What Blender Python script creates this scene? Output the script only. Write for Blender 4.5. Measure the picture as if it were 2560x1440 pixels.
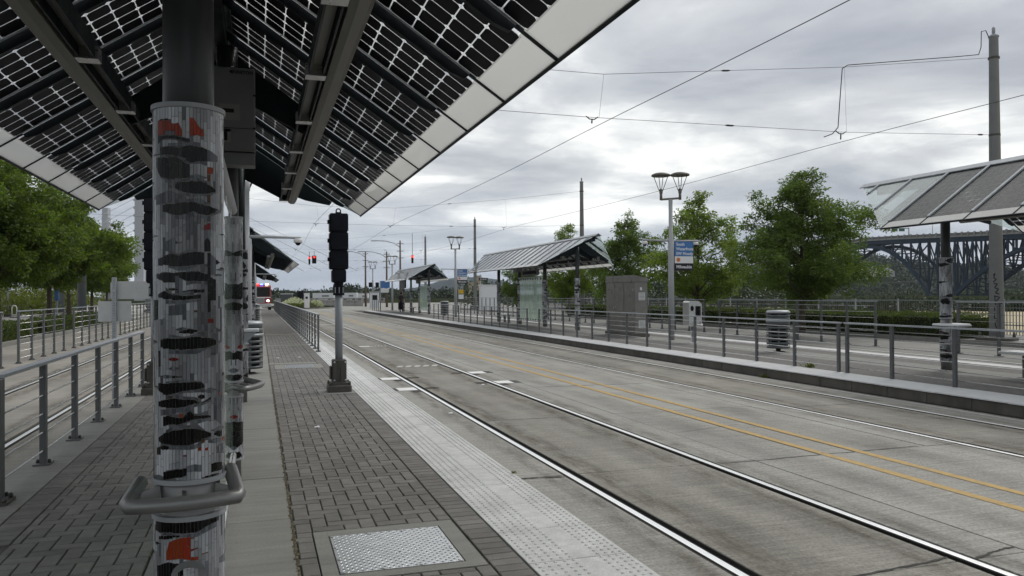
import bpy, bmesh, math, random
from mathutils import Vector, Matrix, noise
import numpy as np
random.seed(7)
for o in list(bpy.data.objects): bpy.data.objects.remove(o)
scene = bpy.context.scene
C = scene.collection
R = math.radians
PI = math.pi

# ------------------------------------------------------------------ camera
YAW, PITCH, ROLL, FPX = R(17.68), R(0.45), R(-0.35), 1985.0
CAMZ = 1.7
cam = bpy.data.cameras.new('camera'); camo = bpy.data.objects.new('camera', cam); C.objects.link(camo)
cam.sensor_width = 36.0; cam.lens = 36.0 * FPX / 2560.0
cam.clip_start = 0.05; cam.clip_end = 30000
fw = Vector((math.sin(YAW)*math.cos(PITCH), math.cos(YAW)*math.cos(PITCH), math.sin(PITCH)))
rt = Vector((math.cos(YAW), -math.sin(YAW), 0)); up = rt.cross(fw)
rt2 = rt*math.cos(ROLL) + up*math.sin(ROLL); up2 = up*math.cos(ROLL) - rt*math.sin(ROLL)
mm = Matrix((rt2, up2, -fw)).transposed().to_4x4(); mm.translation = (0, 0, CAMZ)
camo.matrix_world = mm
scene.camera = camo
scene.render.resolution_x = 1024; scene.render.resolution_y = 576

def ray(px, py):
    u = (px-1280)/FPX; v = (py-720)/FPX
    return fw + rt2*u - up2*v
def G(px, py, z=0.0):
    d = ray(px, py); t = (z-CAMZ)/d.z
    return Vector((0, 0, CAMZ)) + d*t
def PD(px, py, dist):            # point at a given depth along the view axis
    return Vector((0, 0, CAMZ)) + ray(px, py)*dist

# ------------------------------------------------------------------ sky and sun
SUN_EL, SUN_AZ = R(48), R(62)     # azimuth clockwise from +Y
w = bpy.data.worlds.new('World'); scene.world = w; w.use_nodes = True
nt = w.node_tree; nt.nodes.clear()
def N(t, typ, **kw):
    n = t.nodes.new(typ)
    for k, v in kw.items(): setattr(n, k, v)
    return n
def setin(n, **kw):
    for k, v in kw.items(): n.inputs[k.replace('_', ' ')].default_value = v
def mathn(t, op, a, b=None, clamp=False):
    n = N(t, 'ShaderNodeMath', operation=op); n.use_clamp = clamp
    for i, x in enumerate((a, b)):
        if x is None: continue
        if isinstance(x, (int, float)): n.inputs[i].default_value = x
        else: t.links.new(x, n.inputs[i])
    return n.outputs[0]
L = nt.links.new
out = N(nt, 'ShaderNodeOutputWorld')
sky = N(nt, 'ShaderNodeTexSky'); sky.sky_type = 'NISHITA'; sky.sun_disc = False
sky.sun_elevation = SUN_EL; sky.sun_rotation = SUN_AZ; sky.air_density = 1.2; sky.dust_density = 2.0
bg1 = N(nt, 'ShaderNodeBackground'); L(sky.outputs[0], bg1.inputs[0]); bg1.inputs[1].default_value = 0.09
tc = N(nt, 'ShaderNodeTexCoord'); sep = N(nt, 'ShaderNodeSeparateXYZ'); L(tc.outputs['Generated'], sep.inputs[0])
zc = mathn(nt, 'MAXIMUM', sep.outputs[2], 0.0)
den = mathn(nt, 'ADD', zc, 0.11)
cx = mathn(nt, 'DIVIDE', sep.outputs[0], den); cy = mathn(nt, 'DIVIDE', sep.outputs[1], den)
comb = N(nt, 'ShaderNodeCombineXYZ'); L(cx, comb.inputs[0]); L(cy, comb.inputs[1])
n1 = N(nt, 'ShaderNodeTexNoise'); setin(n1, Scale=0.72, Detail=9.0, Roughness=0.55, Distortion=0.35); L(comb.outputs[0], n1.inputs['Vector'])
n2 = N(nt, 'ShaderNodeTexNoise'); setin(n2, Scale=0.33, Detail=3.0, Roughness=0.5, Distortion=0.3)
off = N(nt, 'ShaderNodeVectorMath', operation='ADD'); off.inputs[1].default_value = (3.3, 8.1, 2.0); L(comb.outputs[0], off.inputs[0]); L(off.outputs[0], n2.inputs['Vector'])
mixn = mathn(nt, 'ADD', mathn(nt, 'MULTIPLY', n1.outputs[0], 0.55), mathn(nt, 'MULTIPLY', n2.outputs[0], 0.45))
ramp = N(nt, 'ShaderNodeValToRGB'); L(mixn, ramp.inputs[0])
e = ramp.color_ramp.elements
e[0].position = 0.41; e[0].color = (0.27, 0.29, 0.33, 1)
e[1].position = 0.60; e[1].color = (1.10, 1.10, 1.05, 1)
x = ramp.color_ramp.elements.new(0.468); x.color = (0.38, 0.40, 0.44, 1)
x = ramp.color_ramp.elements.new(0.53); x.color = (0.56, 0.58, 0.60, 1)
# cloud base gets bluer and a little darker towards the horizon (thicker air and cloud edge-on)
hz = N(nt, 'ShaderNodeMapRange'); L(sep.outputs[2], hz.inputs[0]); setin(hz, From_Min=0.0, From_Max=0.17, To_Min=0.72, To_Max=0.0); hz.interpolation_type = 'SMOOTHSTEP'
mx = N(nt, 'ShaderNodeMixRGB'); L(hz.outputs[0], mx.inputs[0]); L(ramp.outputs[0], mx.inputs[1]); mx.inputs[2].default_value = (0.40, 0.465, 0.56, 1)
bg2 = N(nt, 'ShaderNodeBackground'); L(mx.outputs[0], bg2.inputs[0]); bg2.inputs[1].default_value = 1.0
ms = N(nt, 'ShaderNodeMixShader'); ms.inputs[0].default_value = 0.93
L(bg1.outputs[0], ms.inputs[1]); L(bg2.outputs[0], ms.inputs[2]); L(ms.outputs[0], out.inputs[0])

sl = bpy.data.lights.new('sun', 'SUN'); so = bpy.data.objects.new('sun', sl); C.objects.link(so)
sl.energy = 1.1; sl.angle = R(25); sl.color = (1.0, 0.96, 0.90)
sd = Vector((math.sin(SUN_AZ)*math.cos(SUN_EL), math.cos(SUN_AZ)*math.cos(SUN_EL), math.sin(SUN_EL)))
so.rotation_euler = sd.to_track_quat('Z', 'Y').to_euler(); so.location = (0, 0, 60)

vs = scene.view_settings
vs.view_transform = 'Standard'; vs.look = 'None'; vs.exposure = 0.33; vs.gamma = 1.0; vs.use_curve_mapping = False

# ------------------------------------------------------------------ materials
MATS = {}
def mat(name, col, rough=0.6, metal=0.0, var=0.0, vscale=6.0, col2=None, bump=0.0, bscale=60.0, spec=0.5,
        rnd=0.0, stretch=None, stain=0.0, stain_col=(0.05, 0.045, 0.035), attr=None, coat=0.0, rvar=0.0, island=0.0, grain=None, spots=False):
    if name in MATS: return MATS[name]
    m = bpy.data.materials.new(name); m.use_nodes = True; t = m.node_tree; t.nodes.clear()
    o = N(t, 'ShaderNodeOutputMaterial'); p = N(t, 'ShaderNodeBsdfPrincipled'); t.links.new(p.outputs[0], o.inputs[0])
    p.inputs['Roughness'].default_value = rough; p.inputs['Metallic'].default_value = metal
    p.inputs['Specular IOR Level'].default_value = spec; p.inputs['Coat Weight'].default_value = coat
    geo = N(t, 'ShaderNodeNewGeometry')
    pos = geo.outputs['Position']
    if stretch:
        mp = N(t, 'ShaderNodeMapping'); mp.inputs['Scale'].default_value = stretch; t.links.new(pos, mp.inputs[0]); pos = mp.outputs[0]
    c = None
    rgb = N(t, 'ShaderNodeRGB'); rgb.outputs[0].default_value = (*col, 1); c = rgb.outputs[0]
    if attr:
        a = N(t, 'ShaderNodeAttribute'); a.attribute_name = attr; c = a.outputs['Color']
    if var > 0 or col2:
        n = N(t, 'ShaderNodeTexNoise'); setin(n, Scale=vscale, Detail=6.0, Roughness=0.6); t.links.new(pos, n.inputs['Vector'])
        mr = N(t, 'ShaderNodeMapRange'); t.links.new(n.outputs[0], mr.inputs[0]); setin(mr, From_Min=0.3, From_Max=0.7, To_Min=0.0, To_Max=1.0)
        if col2:
            mxx = N(t, 'ShaderNodeMixRGB'); t.links.new(mr.outputs[0], mxx.inputs[0]); t.links.new(c, mxx.inputs[1]); mxx.inputs[2].default_value = (*col2, 1); c = mxx.outputs[0]
        else:
            mr.inputs['To Min'].default_value = 1-var; mr.inputs['To Max'].default_value = 1+var
            mm_ = N(t, 'ShaderNodeVectorMath', operation='SCALE'); t.links.new(c, mm_.inputs[0]); t.links.new(mr.outputs[0], mm_.inputs['Scale']); c = mm_.outputs[0]
    if rnd > 0 or island > 0:
        if island > 0: src = geo.outputs['Random Per Island']
        else:
            oi = N(t, 'ShaderNodeObjectInfo'); src = oi.outputs['Random']
        mr = N(t, 'ShaderNodeMapRange'); t.links.new(src, mr.inputs[0]); setin(mr, To_Min=1-max(rnd, island), To_Max=1+max(rnd, island))
        mm_ = N(t, 'ShaderNodeVectorMath', operation='SCALE'); t.links.new(c, mm_.inputs[0]); t.links.new(mr.outputs[0], mm_.inputs['Scale']); c = mm_.outputs[0]
    if stain > 0:
        n = N(t, 'ShaderNodeTexNoise'); setin(n, Scale=vscale*0.23, Detail=8.0, Roughness=0.7, Distortion=0.4); t.links.new(pos, n.inputs['Vector'])
        mr = N(t, 'ShaderNodeMapRange'); t.links.new(n.outputs[0], mr.inputs[0]); setin(mr, From_Min=0.5, From_Max=0.75, To_Min=0.0, To_Max=stain)
        mxx = N(t, 'ShaderNodeMixRGB'); t.links.new(mr.outputs[0], mxx.inputs[0]); t.links.new(c, mxx.inputs[1]); mxx.inputs[2].default_value = (*stain_col, 1); c = mxx.outputs[0]
    if grain:
        for (gs, ga, gst) in grain:
            mp = N(t, 'ShaderNodeMapping'); mp.inputs['Scale'].default_value = gst; t.links.new(geo.outputs['Position'], mp.inputs[0])
            n = N(t, 'ShaderNodeTexNoise'); setin(n, Scale=gs, Detail=3.0, Roughness=0.7); t.links.new(mp.outputs[0], n.inputs['Vector'])
            mr = N(t, 'ShaderNodeMapRange'); t.links.new(n.outputs[0], mr.inputs[0]); setin(mr, From_Min=0.25, From_Max=0.75, To_Min=1-ga, To_Max=1+ga)
            mm_ = N(t, 'ShaderNodeVectorMath', operation='SCALE'); t.links.new(c, mm_.inputs[0]); t.links.new(mr.outputs[0], mm_.inputs['Scale']); c = mm_.outputs[0]
    if spots:
        vo = N(t, 'ShaderNodeTexVoronoi'); setin(vo, Scale=2.6, Randomness=1.0); t.links.new(geo.outputs['Position'], vo.inputs['Vector'])
        nz = N(t, 'ShaderNodeTexNoise'); setin(nz, Scale=25.0, Detail=2.0); t.links.new(geo.outputs['Position'], nz.inputs['Vector'])
        sx_ = N(t, 'ShaderNodeSeparateXYZ'); t.links.new(vo.outputs['Color'], sx_.inputs[0])
        rad_ = mathn(t, 'MULTIPLY', mathn(t, 'SUBTRACT', sx_.outputs[0], 0.45), 0.11)
        dd = mathn(t, 'SUBTRACT', mathn(t, 'ADD', rad_, mathn(t, 'MULTIPLY', mathn(t, 'SUBTRACT', nz.outputs[0], 0.5), 0.06)), vo.outputs['Distance'])
        fa = mathn(t, 'MULTIPLY', mathn(t, 'MULTIPLY', dd, 40.0, clamp=True), 0.62)
        mxx = N(t, 'ShaderNodeMixRGB'); t.links.new(fa, mxx.inputs[0]); t.links.new(c, mxx.inputs[1]); mxx.inputs[2].default_value = (0.05, 0.046, 0.04, 1); c = mxx.outputs[0]
    t.links.new(c, p.inputs['Base Color'])
    if rvar > 0:
        n = N(t, 'ShaderNodeTexNoise'); setin(n, Scale=vscale*1.7, Detail=5.0); t.links.new(pos, n.inputs['Vector'])
        mr = N(t, 'ShaderNodeMapRange'); t.links.new(n.outputs[0], mr.inputs[0]); setin(mr, From_Min=0.3, From_Max=0.7, To_Min=max(0.02, rough-rvar), To_Max=rough+rvar); t.links.new(mr.outputs[0], p.inputs['Roughness'])
    if bump > 0:
        n = N(t, 'ShaderNodeTexNoise'); setin(n, Scale=bscale, Detail=4.0, Roughness=0.65); t.links.new(pos, n.inputs['Vector'])
        b = N(t, 'ShaderNodeBump'); setin(b, Strength=bump, Distance=0.01); t.links.new(n.outputs[0], b.inputs['Height']); t.links.new(b.outputs[0], p.inputs['Normal'])
    MATS[name] = m
    return m

def glassmat(name, tint, white=0.0, refl=1.0, streak=0.0):
    """thin sheet: mostly clear, fresnel gloss, optionally frosted (translucent) part"""
    if name in MATS: return MATS[name]
    m = bpy.data.materials.new(name); m.use_nodes = True; t = m.node_tree; t.nodes.clear()
    o = N(t, 'ShaderNodeOutputMaterial')
    tr = N(t, 'ShaderNodeBsdfTransparent'); tr.inputs[0].default_value = (*tint, 1)
    tl = N(t, 'ShaderNodeBsdfTranslucent'); tl.inputs[0].default_value = (0.9*tint[0], 0.9*tint[1], 0.9*tint[2], 1)
    df = N(t, 'ShaderNodeBsdfDiffuse'); df.inputs[0].default_value = (0.75*tint[0], 0.75*tint[1], 0.75*tint[2], 1)
    fr = N(t, 'ShaderNodeMixShader'); fr.inputs[0].default_value = 0.35; t.links.new(tl.outputs[0], fr.inputs[1]); t.links.new(df.outputs[0], fr.inputs[2])
    a = N(t, 'ShaderNodeMixShader'); a.inputs[0].default_value = white
    if streak > 0:
        geo = N(t, 'ShaderNodeNewGeometry'); mp = N(t, 'ShaderNodeMapping'); mp.inputs['Scale'].default_value = (30, 30, 1.6); t.links.new(geo.outputs['Position'], mp.inputs[0])
        n = N(t, 'ShaderNodeTexNoise'); setin(n, Scale=1.0, Detail=4.0, Roughness=0.6); t.links.new(mp.outputs[0], n.inputs['Vector'])
        mr = N(t, 'ShaderNodeMapRange'); t.links.new(n.outputs[0], mr.inputs[0]); setin(mr, From_Min=0.35, From_Max=0.65, To_Min=max(0, white-streak), To_Max=min(1, white+streak)); t.links.new(mr.outputs[0], a.inputs[0])
    t.links.new(tr.outputs[0], a.inputs[1]); t.links.new(fr.outputs[0], a.inputs[2])
    g = N(t, 'ShaderNodeBsdfGlossy'); g.inputs[0].default_value = (refl, refl, refl, 1); g.inputs['Roughness'].default_value = 0.03
    ge = N(t, 'ShaderNodeNewGeometry'); dt = N(t, 'ShaderNodeVectorMath', operation='DOT_PRODUCT'); t.links.new(ge.outputs['Incoming'], dt.inputs[0]); t.links.new(ge.outputs['Normal'], dt.inputs[1])
    om = mathn(t, 'SUBTRACT', 1.0, mathn(t, 'ABSOLUTE', dt.outputs['Value']), clamp=True)
    fz = mathn(t, 'ADD', mathn(t, 'MULTIPLY', mathn(t, 'POWER', om, 5.0), 0.94), 0.04, clamp=True)
    gcol = N(t, 'ShaderNodeMapRange'); t.links.new(om, gcol.inputs[0]); setin(gcol, From_Min=0.70, From_Max=0.86, To_Min=refl, To_Max=max(refl, 1.0)); t.links.new(gcol.outputs[0], g.inputs[0])
    b = N(t, 'ShaderNodeMixShader'); t.links.new(fz, b.inputs[0]); t.links.new(a.outputs[0], b.inputs[1]); t.links.new(g.outputs[0], b.inputs[2])
    t.links.new(b.outputs[0], o.inputs[0]); MATS[name] = m
    return m
def emit(name, col, s):
    if name in MATS: return MATS[name]
    m = bpy.data.materials.new(name); m.use_nodes = True; t = m.node_tree; t.nodes.clear()
    o = N(t, 'ShaderNodeOutputMaterial'); e_ = N(t, 'ShaderNodeEmission'); e_.inputs[0].default_value = (*col, 1); e_.inputs[1].default_value = s
    t.links.new(e_.outputs[0], o.inputs[0]); MATS[name] = m
    return m
def leafmat(name, c1, c2, trans=0.35):
    if name in MATS: return MATS[name]
    m = bpy.data.materials.new(name); m.use_nodes = True; t = m.node_tree; t.nodes.clear()
    o = N(t, 'ShaderNodeOutputMaterial'); geo = N(t, 'ShaderNodeNewGeometry')
    n = N(t, 'ShaderNodeTexNoise'); setin(n, Scale=1.1, Detail=3.0); t.links.new(geo.outputs['Position'], n.inputs['Vector'])
    s = mathn(t, 'ADD', mathn(t, 'MULTIPLY', geo.outputs['Random Per Island'], 0.5), mathn(t, 'MULTIPLY', mathn(t, 'SUBTRACT', n.outputs[0], 0.25), 1.0), clamp=True)
    mxx = N(t, 'ShaderNodeMixRGB'); t.links.new(s, mxx.inputs[0]); mxx.inputs[1].default_value = (*c1, 1); mxx.inputs[2].default_value = (*c2, 1)
    p = N(t, 'ShaderNodeBsdfPrincipled'); p.inputs['Roughness'].default_value = 0.55; t.links.new(mxx.outputs[0], p.inputs['Base Color'])
    tl = N(t, 'ShaderNodeBsdfTranslucent'); sc = N(t, 'ShaderNodeVectorMath', operation='MULTIPLY'); t.links.new(mxx.outputs[0], sc.inputs[0]); sc.inputs[1].default_value = (1.4, 1.65, 0.6); t.links.new(sc.outputs[0], tl.inputs[0])
    a = N(t, 'ShaderNodeMixShader'); a.inputs[0].default_value = trans; t.links.new(p.outputs[0], a.inputs[1]); t.links.new(tl.outputs[0], a.inputs[2]); t.links.new(a.outputs[0], o.inputs[0])
    MATS[name] = m
    return m

M = {}
M['road'] = mat('road_concrete', (0.275, 0.268, 0.242), 0.78, var=0.16, vscale=1.7, bump=0.35, bscale=90, rnd=0.06, stretch=(1, 0.45, 1), stain=0.45, stain_col=(0.175, 0.155, 0.115), rvar=0.1, grain=[(38, .38, (1, 1, 1)), (5, .24, (.35, 4, 1)), (1.0, .12, (1.5, .12, 1))], spots=True)
M['roadT'] = mat('track_slab_concrete', (0.235, 0.224, 0.192), 0.78, var=0.16, vscale=1.7, bump=0.35, bscale=90, rnd=0.07, stretch=(1, 0.45, 1), stain=0.55, stain_col=(0.13, 0.115, 0.085), rvar=0.1, grain=[(38, .40, (1, 1, 1)), (5, .28, (.35, 4, 1)), (1.0, .16, (1.5, .12, 1))], spots=True)
M['roadL'] = mat('stained_road_concrete', (0.24, 0.225, 0.195), 0.8, var=0.2, vscale=1.2, bump=0.35, bscale=90, rnd=0.06, stretch=(1, 0.45, 1), stain=0.5, stain_col=(0.12, 0.095, 0.065), grain=[(45, .22, (1, 1, 1)), (4, .18, (.35, 3, 1))])
M['roadbase'] = mat('road_joint_dark', (0.06, 0.058, 0.053), 0.95, var=0.3)
M['conc'] = mat('walk_concrete', (0.215, 0.213, 0.195), 0.8, var=0.12, vscale=3.0, bump=0.2, bscale=120, rnd=0.05, stretch=(0.4, 1.6, 1), stain=0.35, stain_col=(0.14, 0.13, 0.105), grain=[(60, .16, (1, 1, 1)), (4, .14, (.4, 4, 1))])
M['conc_dark'] = mat('kerb_face', (0.082, 0.076, 0.065), 0.85, var=0.35, vscale=3.5, bump=0.5, bscale=40, rnd=0.12, stretch=(1, 1, 0.5), stain=0.4, stain_col=(0.16, 0.145, 0.12))
M['brick'] = mat('paver_grey', (0.152, 0.145, 0.133), 0.82, var=0.14, vscale=9, bump=0.35, bscale=220, rnd=0.18, rvar=0.08, grain=[(130, .25, (1, 1, 1)), (1.3, .18, (1, 1, 1))], spots=True)
M['brickj'] = mat('paver_grey_joined', (0.152, 0.145, 0.133), 0.82, var=0.14, vscale=9, bump=0.35, bscale=220, island=0.18, grain=[(130, .25, (1, 1, 1)), (1.3, .18, (1, 1, 1))], spots=True)
M['sand'] = mat('paver_joint_sand', (0.07, 0.064, 0.054), 0.95, var=0.3, vscale=20)
M['tact'] = mat('tactile_tile', (0.58, 0.582, 0.57), 0.75, var=0.10, vscale=14, bump=0.5, bscale=180, rnd=0.05, stain=0.4, stain_col=(0.30, 0.29, 0.26), grain=[(70, .18, (1, 1, 1)), (2.2, .12, (1, 1, 1))], spots=True)
M['coping'] = mat('coping_stone', (0.55, 0.553, 0.55), 0.7, var=0.07, vscale=5, bump=0.15, bscale=120, rnd=0.05, stain=0.2, stain_col=(0.35, 0.34, 0.32))
M['rail'] = mat('polished_rail', (0.97, 0.97, 0.96), 0.33, 1.0, var=0.04, vscale=30, stretch=(6, 0.2, 1), rvar=0.07)
M['rubber'] = mat('flangeway_rubber', (0.012, 0.012, 0.012), 0.9)
M['yellow'] = mat('yellow_paint', (0.42, 0.275, 0.085), 0.7, var=0.2, vscale=14, stain=0.65, stain_col=(0.225, 0.19, 0.12))
def dirtmat(name, col, amount, scale, stretch):
    m = bpy.data.materials.new(name); m.use_nodes = True; t = m.node_tree; t.nodes.clear()
    o = N(t, 'ShaderNodeOutputMaterial'); tr = N(t, 'ShaderNodeBsdfTransparent'); d = N(t, 'ShaderNodeBsdfDiffuse'); d.inputs[0].default_value = (*col, 1)
    geo = N(t, 'ShaderNodeNewGeometry'); mp = N(t, 'ShaderNodeMapping'); mp.inputs['Scale'].default_value = stretch; t.links.new(geo.outputs['Position'], mp.inputs[0])
    n = N(t, 'ShaderNodeTexNoise'); setin(n, Scale=scale, Detail=7.0, Roughness=0.7); t.links.new(mp.outputs[0], n.inputs['Vector'])
    mr = N(t, 'ShaderNodeMapRange'); t.links.new(n.outputs[0], mr.inputs[0]); setin(mr, From_Min=0.38, From_Max=0.68, To_Min=0.0, To_Max=amount)
    at = N(t, 'ShaderNodeAttribute'); at.attribute_name = 'edge'; fa = mathn(t, 'MULTIPLY', mr.outputs[0], at.outputs['Fac'])
    mx_ = N(t, 'ShaderNodeMixShader'); t.links.new(fa, mx_.inputs[0]); t.links.new(tr.outputs[0], mx_.inputs[1]); t.links.new(d.outputs[0], mx_.inputs[2]); t.links.new(mx_.outputs[0], o.inputs[0])
    return m
M['raildirt'] = dirtmat('rust_brown_rail_dirt', (0.10, 0.078, 0.052), 0.42, 3.0, (2.5, .6, 1))
M['tyre'] = dirtmat('dark_tyre_wear', (0.08, 0.076, 0.068), 0.20, 1.6, (1.6, .4, 1))
M['white'] = mat('white_paint', (0.75, 0.75, 0.73), 0.6, var=0.08, vscale=12, stain=0.2, stain_col=(0.4, 0.39, 0.36))
M['wornwhite'] = mat('worn_white_paint', (0.5, 0.49, 0.46), 0.7, var=0.2, vscale=8, stain=0.4, stain_col=(0.33, 0.32, 0.3))
M['tar'] = mat('tar_patch', (0.05, 0.05, 0.048), 0.85, var=0.3, vscale=12)
M['steel'] = mat('painted_grey_steel', (0.105, 0.11, 0.113), 0.42, 0.3, var=0.1, vscale=4, rvar=0.08)
M['steel_d'] = mat('dark_green_grey_steel', (0.011, 0.015, 0.018), 0.5, 0.0, var=0.15, vscale=3, rvar=0.1, spec=0.2)
M['steel_l'] = mat('brushed_stainless', (0.55, 0.55, 0.54), 0.32, 0.95, var=0.06, vscale=8, rvar=0.08, stretch=(1, 1, 8))
M['satin'] = mat('satin_steel', (0.23, 0.232, 0.224), 0.42, 0.6, var=0.08, vscale=6, rvar=0.06)
M['galv'] = mat('galvanised_steel', (0.36, 0.38, 0.40), 0.48, 0.6, var=0.12, vscale=14, rvar=0.1)
M['colpipe'] = mat('dark_column_paint', (0.032, 0.033, 0.033), 0.35, var=0.05, spec=0.4)
M['pole'] = mat('grey_pole_paint', (0.33, 0.342, 0.352), 0.5, 0.0, var=0.06, vscale=3, rvar=0.06)
M['poleL'] = mat('bluegrey_pole_paint', (0.26, 0.28, 0.30), 0.5, 0.0, var=0.06, vscale=3)
M['black'] = mat('black_housing', (0.007, 0.0075, 0.012), 0.42, var=0.2, vscale=8, rvar=0.08, spec=0.18)
M['wire'] = mat('wire_dark', (0.03, 0.03, 0.035), 0.5)
M['castiron'] = mat('grey_cast_base', (0.085, 0.08, 0.07), 0.6, 0.4, var=0.2, vscale=12, bump=0.2)
M['inv'] = mat('inverter_grey', (0.16, 0.166, 0.166), 0.5, var=0.04)
M['invpanel'] = mat('inverter_panel', (0.22, 0.225, 0.215), 0.5)
M['cab'] = mat('bronze_cabinet_steel', (0.25, 0.244, 0.225), 0.33, 0.8, var=0.1, vscale=3, rvar=0.08)
M['cell'] = mat('solar_cell', (0.007, 0.007, 0.011), 0.45, spec=0.12, rnd=0.3)
M['cellj'] = mat('solar_cell_joined', (0.007, 0.007, 0.011), 0.45, spec=0.12, island=0.3)
M['glass'] = glassmat('clear_panel_glass', (0.98, 0.985, 0.98), 0.0, refl=0.40)
M['grid'] = glassmat('cell_gap_film', (0.98, 0.98, 0.98), 0.5, refl=0.3)
M['railside'] = mat('rail_side_dirt', (0.018, 0.016, 0.014), 0.9)
M['frost'] = glassmat('frosted_strip_glass', (0.97, 0.97, 0.95), 0.80)
M['tealglass'] = glassmat('teal_end_glass', (0.84, 0.90, 0.90), 0.30)
M['etched'] = glassmat('etched_green_glass', (0.76, 0.87, 0.80), 0.62, streak=0.3)
M['mosaic'] = mat('mosaic_glass_tile', (0.5, 0.5, 0.5), 0.17, attr='tile_color', spec=0.2, var=0.07, vscale=60)
M['grout'] = mat('grout', (0.22, 0.22, 0.205), 0.9)
M['bark'] = mat('bark', (0.075, 0.06, 0.045), 0.9, var=0.3, vscale=12, bump=0.6, bscale=25)
M['leafR'] = leafmat('leaf_mid', (0.030, 0.048, 0.012), (0.175, 0.245, 0.05), 0.45)
M['leafR2'] = leafmat('leaf_light', (0.040, 0.062, 0.014), (0.26, 0.33, 0.06), 0.47)
M['leafL'] = leafmat('leaf_bright', (0.034, 0.062, 0.012), (0.18, 0.235, 0.036), 0.44)
M['hedge'] = leafmat('hedge_leaf', (0.024, 0.04, 0.012), (0.13, 0.16, 0.036), 0.3)
M['hedgeL'] = leafmat('shrub_leaf', (0.035, 0.05, 0.012), (0.17, 0.19, 0.035), 0.3)
M['far'] = leafmat('far_foliage', (0.018, 0.032, 0.014), (0.046, 0.066, 0.028), 0.1)
M['far2'] = leafmat('far_foliage_light', (0.028, 0.045, 0.02), (0.075, 0.10, 0.042), 0.15)
M['conifer'] = leafmat('conifer_leaf', (0.014, 0.026, 0.018), (0.035, 0.055, 0.035), 0.1)
M['hillm'] = mat('hill_ground', (0.022, 0.032, 0.016), 0.95, spec=0.0, var=0.3, vscale=0.05)
M['roadR'] = mat('grey_road_concrete', (0.20, 0.195, 0.18), 0.8, var=0.15, vscale=1.2, rnd=0.06, stain=0.3, stain_col=(0.13, 0.12, 0.10))
M['farhill'] = mat('forested_ridge', (0.030, 0.045, 0.040), 0.95, spec=0.0, var=0.25, vscale=0.01)
M['ground'] = mat('ground_soil', (0.032, 0.038, 0.02), 0.95, spec=0.0, var=0.25, vscale=0.4)
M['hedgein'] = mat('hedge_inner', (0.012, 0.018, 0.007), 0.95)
M['dry'] = mat('dry_grass', (0.42, 0.36, 0.235), 0.95, var=0.2, vscale=1.5, bump=0.5, bscale=12)
M['water'] = mat('river_water', (0.03, 0.04, 0.045), 0.12, bump=0.1, bscale=0.4)
M['bridge'] = mat('bridge_blue_green', (0.026, 0.044, 0.064), 0.7, spec=0.15, var=0.1, vscale=0.2)
M['bconc'] = mat('bridge_concrete', (0.30, 0.295, 0.27), 0.85, var=0.12, vscale=0.3)
M['blue'] = mat('sign_blue', (0.055, 0.165, 0.40), 0.45)
M['signw'] = mat('sign_white', (0.70, 0.71, 0.72), 0.45)
M['signk'] = mat('sign_black', (0.008, 0.009, 0.013), 0.4)
M['orange'] = mat('sign_orange', (0.60, 0.16, 0.02), 0.5)
M['signback'] = mat('sign_back_aluminium', (0.50, 0.51, 0.51), 0.5, 0.35, var=0.07, vscale=6, rvar=0.08)
M['can'] = mat('trash_can_grey', (0.09, 0.098, 0.102), 0.45, 0.3, var=0.06)
M['dark'] = mat('dark_void', (0.012, 0.012, 0.012), 0.9)
M['dome'] = mat('camera_white', (0.62, 0.62, 0.60), 0.4)
M['lampm'] = mat('lamp_taupe', (0.125, 0.118, 0.10), 0.45, 0.2)
M['wood'] = mat('brown_seat', (0.12, 0.09, 0.065), 0.6)

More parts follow.
